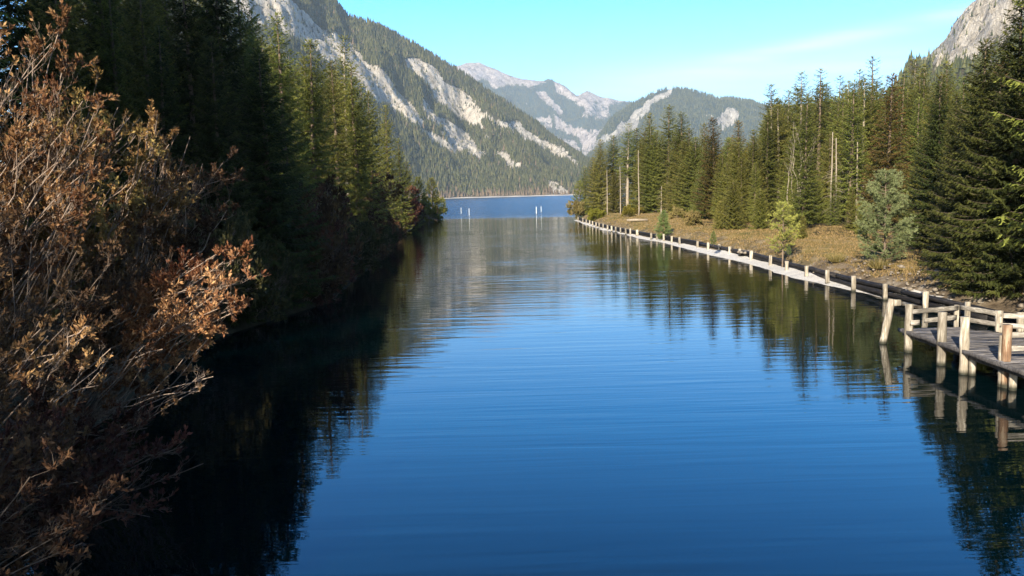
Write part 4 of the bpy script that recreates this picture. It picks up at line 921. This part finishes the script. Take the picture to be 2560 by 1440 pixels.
# four white poles out in the lake
for (px, base, top, lab) in [(1153,534,519,'leftmost of the four white poles standing in the lake'),(1173,538,521,'second white pole from the left in the lake'),(1341,534,517,'thicker white pole in the lake, left one of the right pair'),(1353,530,516,'rightmost of the four white poles in the lake')]:
    b = G(px, base); t = P(px - 0.4, top, b.y); mb = MB(); mb.tube([(0, 0, -1.5), (t.x - b.x, 0, t.z)], 0.07 if px != 1341 else 0.10, 8)
    o = mb.build('lake_pole', M['pole']); o.location = (b.x, b.y, 0); tag(o, lab, 'pole', 'white poles in the lake')

# ------------------------------------------------------------------ small things on the right bank
def rock_mesh(r, seed):
    n, k = 7, 9; V = []
    for i in range(n):
        th = math.pi * (i + 0.02) / (n - 1 + 0.04)
        for j in range(k):
            v = Vector((math.sin(th) * math.cos(j * 6.283 / k), math.sin(th) * math.sin(j * 6.283 / k), math.cos(th) * 0.65)); V.append(tuple(v * r * (1 + 0.4 * noise.noise(v * 1.6 + Vector((seed, 0, 0))))))
    F = [[i*k+j, (i+1)*k+j, (i+1)*k+(j+1) % k, i*k+(j+1) % k] for i in range(n-1) for j in range(k)]
    return V, F
q = G(1856, 606, 1.3); q.x += 0.5
pit = empty('fire_pit', (q.x, q.y, ground_r(q.x, q.y) + 0.02)); tag(pit, 'blackened fire place with a ring of stones on the grass', 'fire pit')
V = [(0, 0, 0.05)] + [(math.cos(a) * 0.95 * random.uniform(.8, 1.15), math.sin(a) * 2.0 * random.uniform(.8, 1.15), 0.02) for a in np.arange(16) * 6.283 / 16]
mb = MB(); mb.add([(x, y, z + 0.02) for x, y, z in V], [[0, i + 1, (i + 1) % 16 + 1] for i in range(16)]); mb.build('ash_bed', M['char'], pit)
for i in range(11):
    a = i * 6.283 / 11; v, f = rock_mesh(random.uniform(0.14, 0.24), i); mb = MB(); mb.add(v, f); o = mb.build('stone', M['stone'], pit, True); o.location = (math.cos(a) * 0.7, math.sin(a) * 1.0, 0.08)
q = G(1592, 553, 1.3); mb = MB(); mb.tube([(-1.4, 0.2, 0.25), (0, 0, 0.28), (1.5, -0.2, 0.24)], [0.16, 0.18, 0.15], 8, 0.6, True, 0.05)
o = mb.build('sawn_log', M['pale_bark'], None, True); o.location = (q.x, q.y, ground_r(q.x, q.y)); tag(o, 'pale sawn log lying on the far grass clearing', 'log')
q = G(2318, 650, 1.3); bn = empty('picnic_table', (q.x + 1.0, q.y, ground_r(q.x + 1.0, q.y)), 0.3); tag(bn, 'grey wooden picnic table in the shade at the wood edge', 'table')
for i in range(4): mb = MB(); mb.plank((-0.9, -0.3 + i * 0.2, 0.74), (0.9, -0.3 + i * 0.2, 0.74), 0.18, 0.04, 0.2); mb.build('top_board', M['deck'], bn)
for s in (-1, 1): mb = MB(); mb.plank((-0.9, s * 0.7, 0.44), (0.9, s * 0.7, 0.44), 0.26, 0.04, 0.2); mb.build('seat', M['deck'], bn)
for sx in (-0.65, 0.65):
    for s in (-1, 1): mb = MB(); mb.plank((sx, s * 0.6, 0.0), (sx, s * 0.2, 0.72), 0.07, 0.07, 0.5); mb.build('leg', M['deck'], bn)
    mb = MB(); mb.plank((sx + .05, -0.8, 0.4), (sx + .05, 0.8, 0.4), 0.06, 0.08, 0.5); mb.build('crossbar', M['deck'], bn)
# stones along the eroded bank
mb = MB()
for i in range(300):
    y = random.uniform(24, 50); d = random.uniform(1.2, 4.2) if y < 40 else random.uniform(0.8, 3.6); x = xw_right(y) + d; r = random.uniform(0.03, 0.09) * (1 if random.random() < .9 else 2)
    v, f = rock_mesh(r, i); v = np.array(v) + np.array([x, y, ground_r(x, y) + 0.1]); mb.add(v, f)
tag(mb.build('bank_stones', M['stone'], None, True), 'loose pale stones scattered on the eroded bank behind the jetty', 'stones', kind='stuff')
# grass: tussocks on the bank as stuff
mb = MB(); n = 26000; y = rng.uniform(24, 165, n) ** 1.0; y = 24 + (y - 24) * rng.uniform(0.1, 1.0, n); d = rng.uniform(1.9, 14, n)
cl_ = fbm(y * 0.5, d * 0.9, 1.0, 3); keep = (cl_ > -0.25); y, d = y[keep], d[keep]; x = np.array([xw_right(v) for v in y]) + d
z = z_right(d, x, y) + np.array([0.16 * noise.fractal(Vector((a * .35 + 3, b * .35, 0)), 1, 2.1, 4) + .35 * noise.fractal(Vector((a * .06 + 3, b * .06, 2)), 1, 2.1, 3) for a, b in zip(x, y)]) * np.clip((d - .8) / 3, 0, 1)
for q in range(5):
    b = np.stack([x, y, z - 0.03], 1) + np.concatenate([rng.normal(0, 0.07, (len(x), 2)), np.zeros((len(x), 1))], 1)
    dd = unit(np.concatenate([rng.normal(0, 0.45, (len(x), 2)), np.ones((len(x), 1))], 1)); l = (0.07 + 0.12 * rng.random((len(x), 1))) * np.where(y < 60, 1.0, 1.2)[:, None]
    o_ = unit(np.cross(dd, rng.normal(0, 1, (len(x), 3)))) * (0.012 + y[:, None] * 0.00025)
    V = np.stack([b - o_, b + o_, b + dd * l], 1); k = np.arange(len(x))[:, None] * 3
    mb.add(V.reshape(-1, 3), np.concatenate([k, k + 1, k + 2], 1), np.repeat(rng.random(len(x)), 3))
tag(mb.build('bank_grass', M['dry_grass']), 'dry autumn grass growing over the right bank', 'grass', kind='stuff')
for (px, py, lab) in [(2330,715,'tawny grass tussock hanging over the eroded bank'),(2440,730,'big tawny dry tussock in a patch of sun behind the jetty'),(2300,700,'small dry tussock above the stones'),(2500,745,'brown tussock at the right behind the railing'),(1990,655,'olive tuft below the yellow-green pine'),(2120,670,'greenish tuft on the bank left of the stones')]:
    q = G(px, py, 1.0); q.x = max(q.x, float(xw_right(q.y)) + 2.6); mb = MB(); n = 420; a = rng.random(n) * 6.28; s = rng.random(n) ** 0.5
    b = np.stack([np.cos(a) * s * .35, np.sin(a) * s * .35, np.zeros(n)], 1); dd = unit(np.stack([np.cos(a) * s * 0.9, np.sin(a) * s * 0.9, np.ones(n)], 1) + rng.normal(0, .2, (n, 3))); l = rng.uniform(0.3, 0.75, (n, 1))
    o_ = unit(np.cross(dd, rng.normal(0, 1, (n, 3)))) * 0.014; V = np.stack([b - o_, b + o_, b + dd * l], 1); k = np.arange(n)[:, None] * 3
    mb.add(V.reshape(-1, 3), np.concatenate([k, k+1, k+2], 1), np.repeat(rng.random(n), 3)); o = mb.build('grass_tussock', M['dry_grass']); o.location = (q.x, q.y, ground_r(q.x, q.y)); tag(o, lab, 'grass tussock')

# ------------------------------------------------------------------ spruces out of view, added to shade the near banks
for i, (x, y, h, w) in enumerate([(-16,0,12.3,2.2),(-14,-2.5,11.6,2.2),(-12.8,3,8.3,2.0),(-11.5,5.5,6.3,2.4),(-10.3,4,5.8,2.2),(-14,2,10,2.3),(-11,-1,8,2.4),(-18,-4,14,2.2),(-20,2,12.5,2.1),(-16,5,8.8,2.0),(-12,-6,11,2.1),(-17,20,17,1.5),(-18.5,23,18,1.5),(-20,26,20,1.4),(-22,30,22,1.4),(-24,33,24,1.4),(-20.5,29,18,1.4),(-33,14,31,1.4),(-26,17,34,1.6),(-29,16,34,1.6),(-28,28,32,1.5),(-24,22,33,1.6),(-22,17,29,1.6),(-27,33,30,1.4),(-12.5,6.5,5.5,2.0),(-11.5,2,6.5,1.9),(-10.5,-1,5,2.0),(-21,-4,17,1.6),(-18,-9,15,1.4),(-23,3,15,1.4),
        (-28,10,25,1.3),(-25,15,26,1.3),(-23,21,30,1.4),(-27,13,30,1.4),(-29,20,30,1.4),(-25,27,29,1.4),(-31,12,31,1.4),(-28,24,29,1.3),(-24,16,28,1.4),(-21,26,26,1.3),(-27,22,28,1.3),(-24,26,28,1.3),(-22,10,20,1.4)]):
    SP[i % 4].place(x, y, max(0.5, ground_l(x, y)), h, None, None, 'spruce out of view on the left bank', 'tree', 'spruces shading the left bank', w)
for i, (x, y, h) in enumerate([(19.8,21.5,27),(20.2,26,27),(22.5,24,28),(24.5,28,28),(23,31,25),(27,32,27),(22,19,27),(26,24,27)]):
    SP[i % 4].place(x, y, ground_r(x, y), h, None, None, 'unseen spruce added on the right bank to shade the wood behind the jetty', 'tree', 'spruces shading the right bank', 0.9 if i < 2 else 1.1)

# ------------------------------------------------------------------ air
HZ = 6.5e-5
m = bpy.data.materials.new('haze'); m.use_nodes = True; n_ = m.node_tree; n_.nodes.clear()
pv = N(n_, 'ShaderNodeVolumePrincipled'); pv.inputs['Color'].default_value = (0.68, 0.85, 1.0, 1); pv.inputs['Density'].default_value = HZ; pv.inputs['Anisotropy'].default_value = 0.0
mo = N(n_, 'ShaderNodeOutputMaterial'); n_.links.new(pv.outputs[0], mo.inputs['Volume'])
mb = MB(); mb.box((0, 6900, 821), (22000, 15000, 1658)); o = mb.build('haze', m); tag(o, 'thin blue air over the lake and mountains', 'haze', kind='stuff')
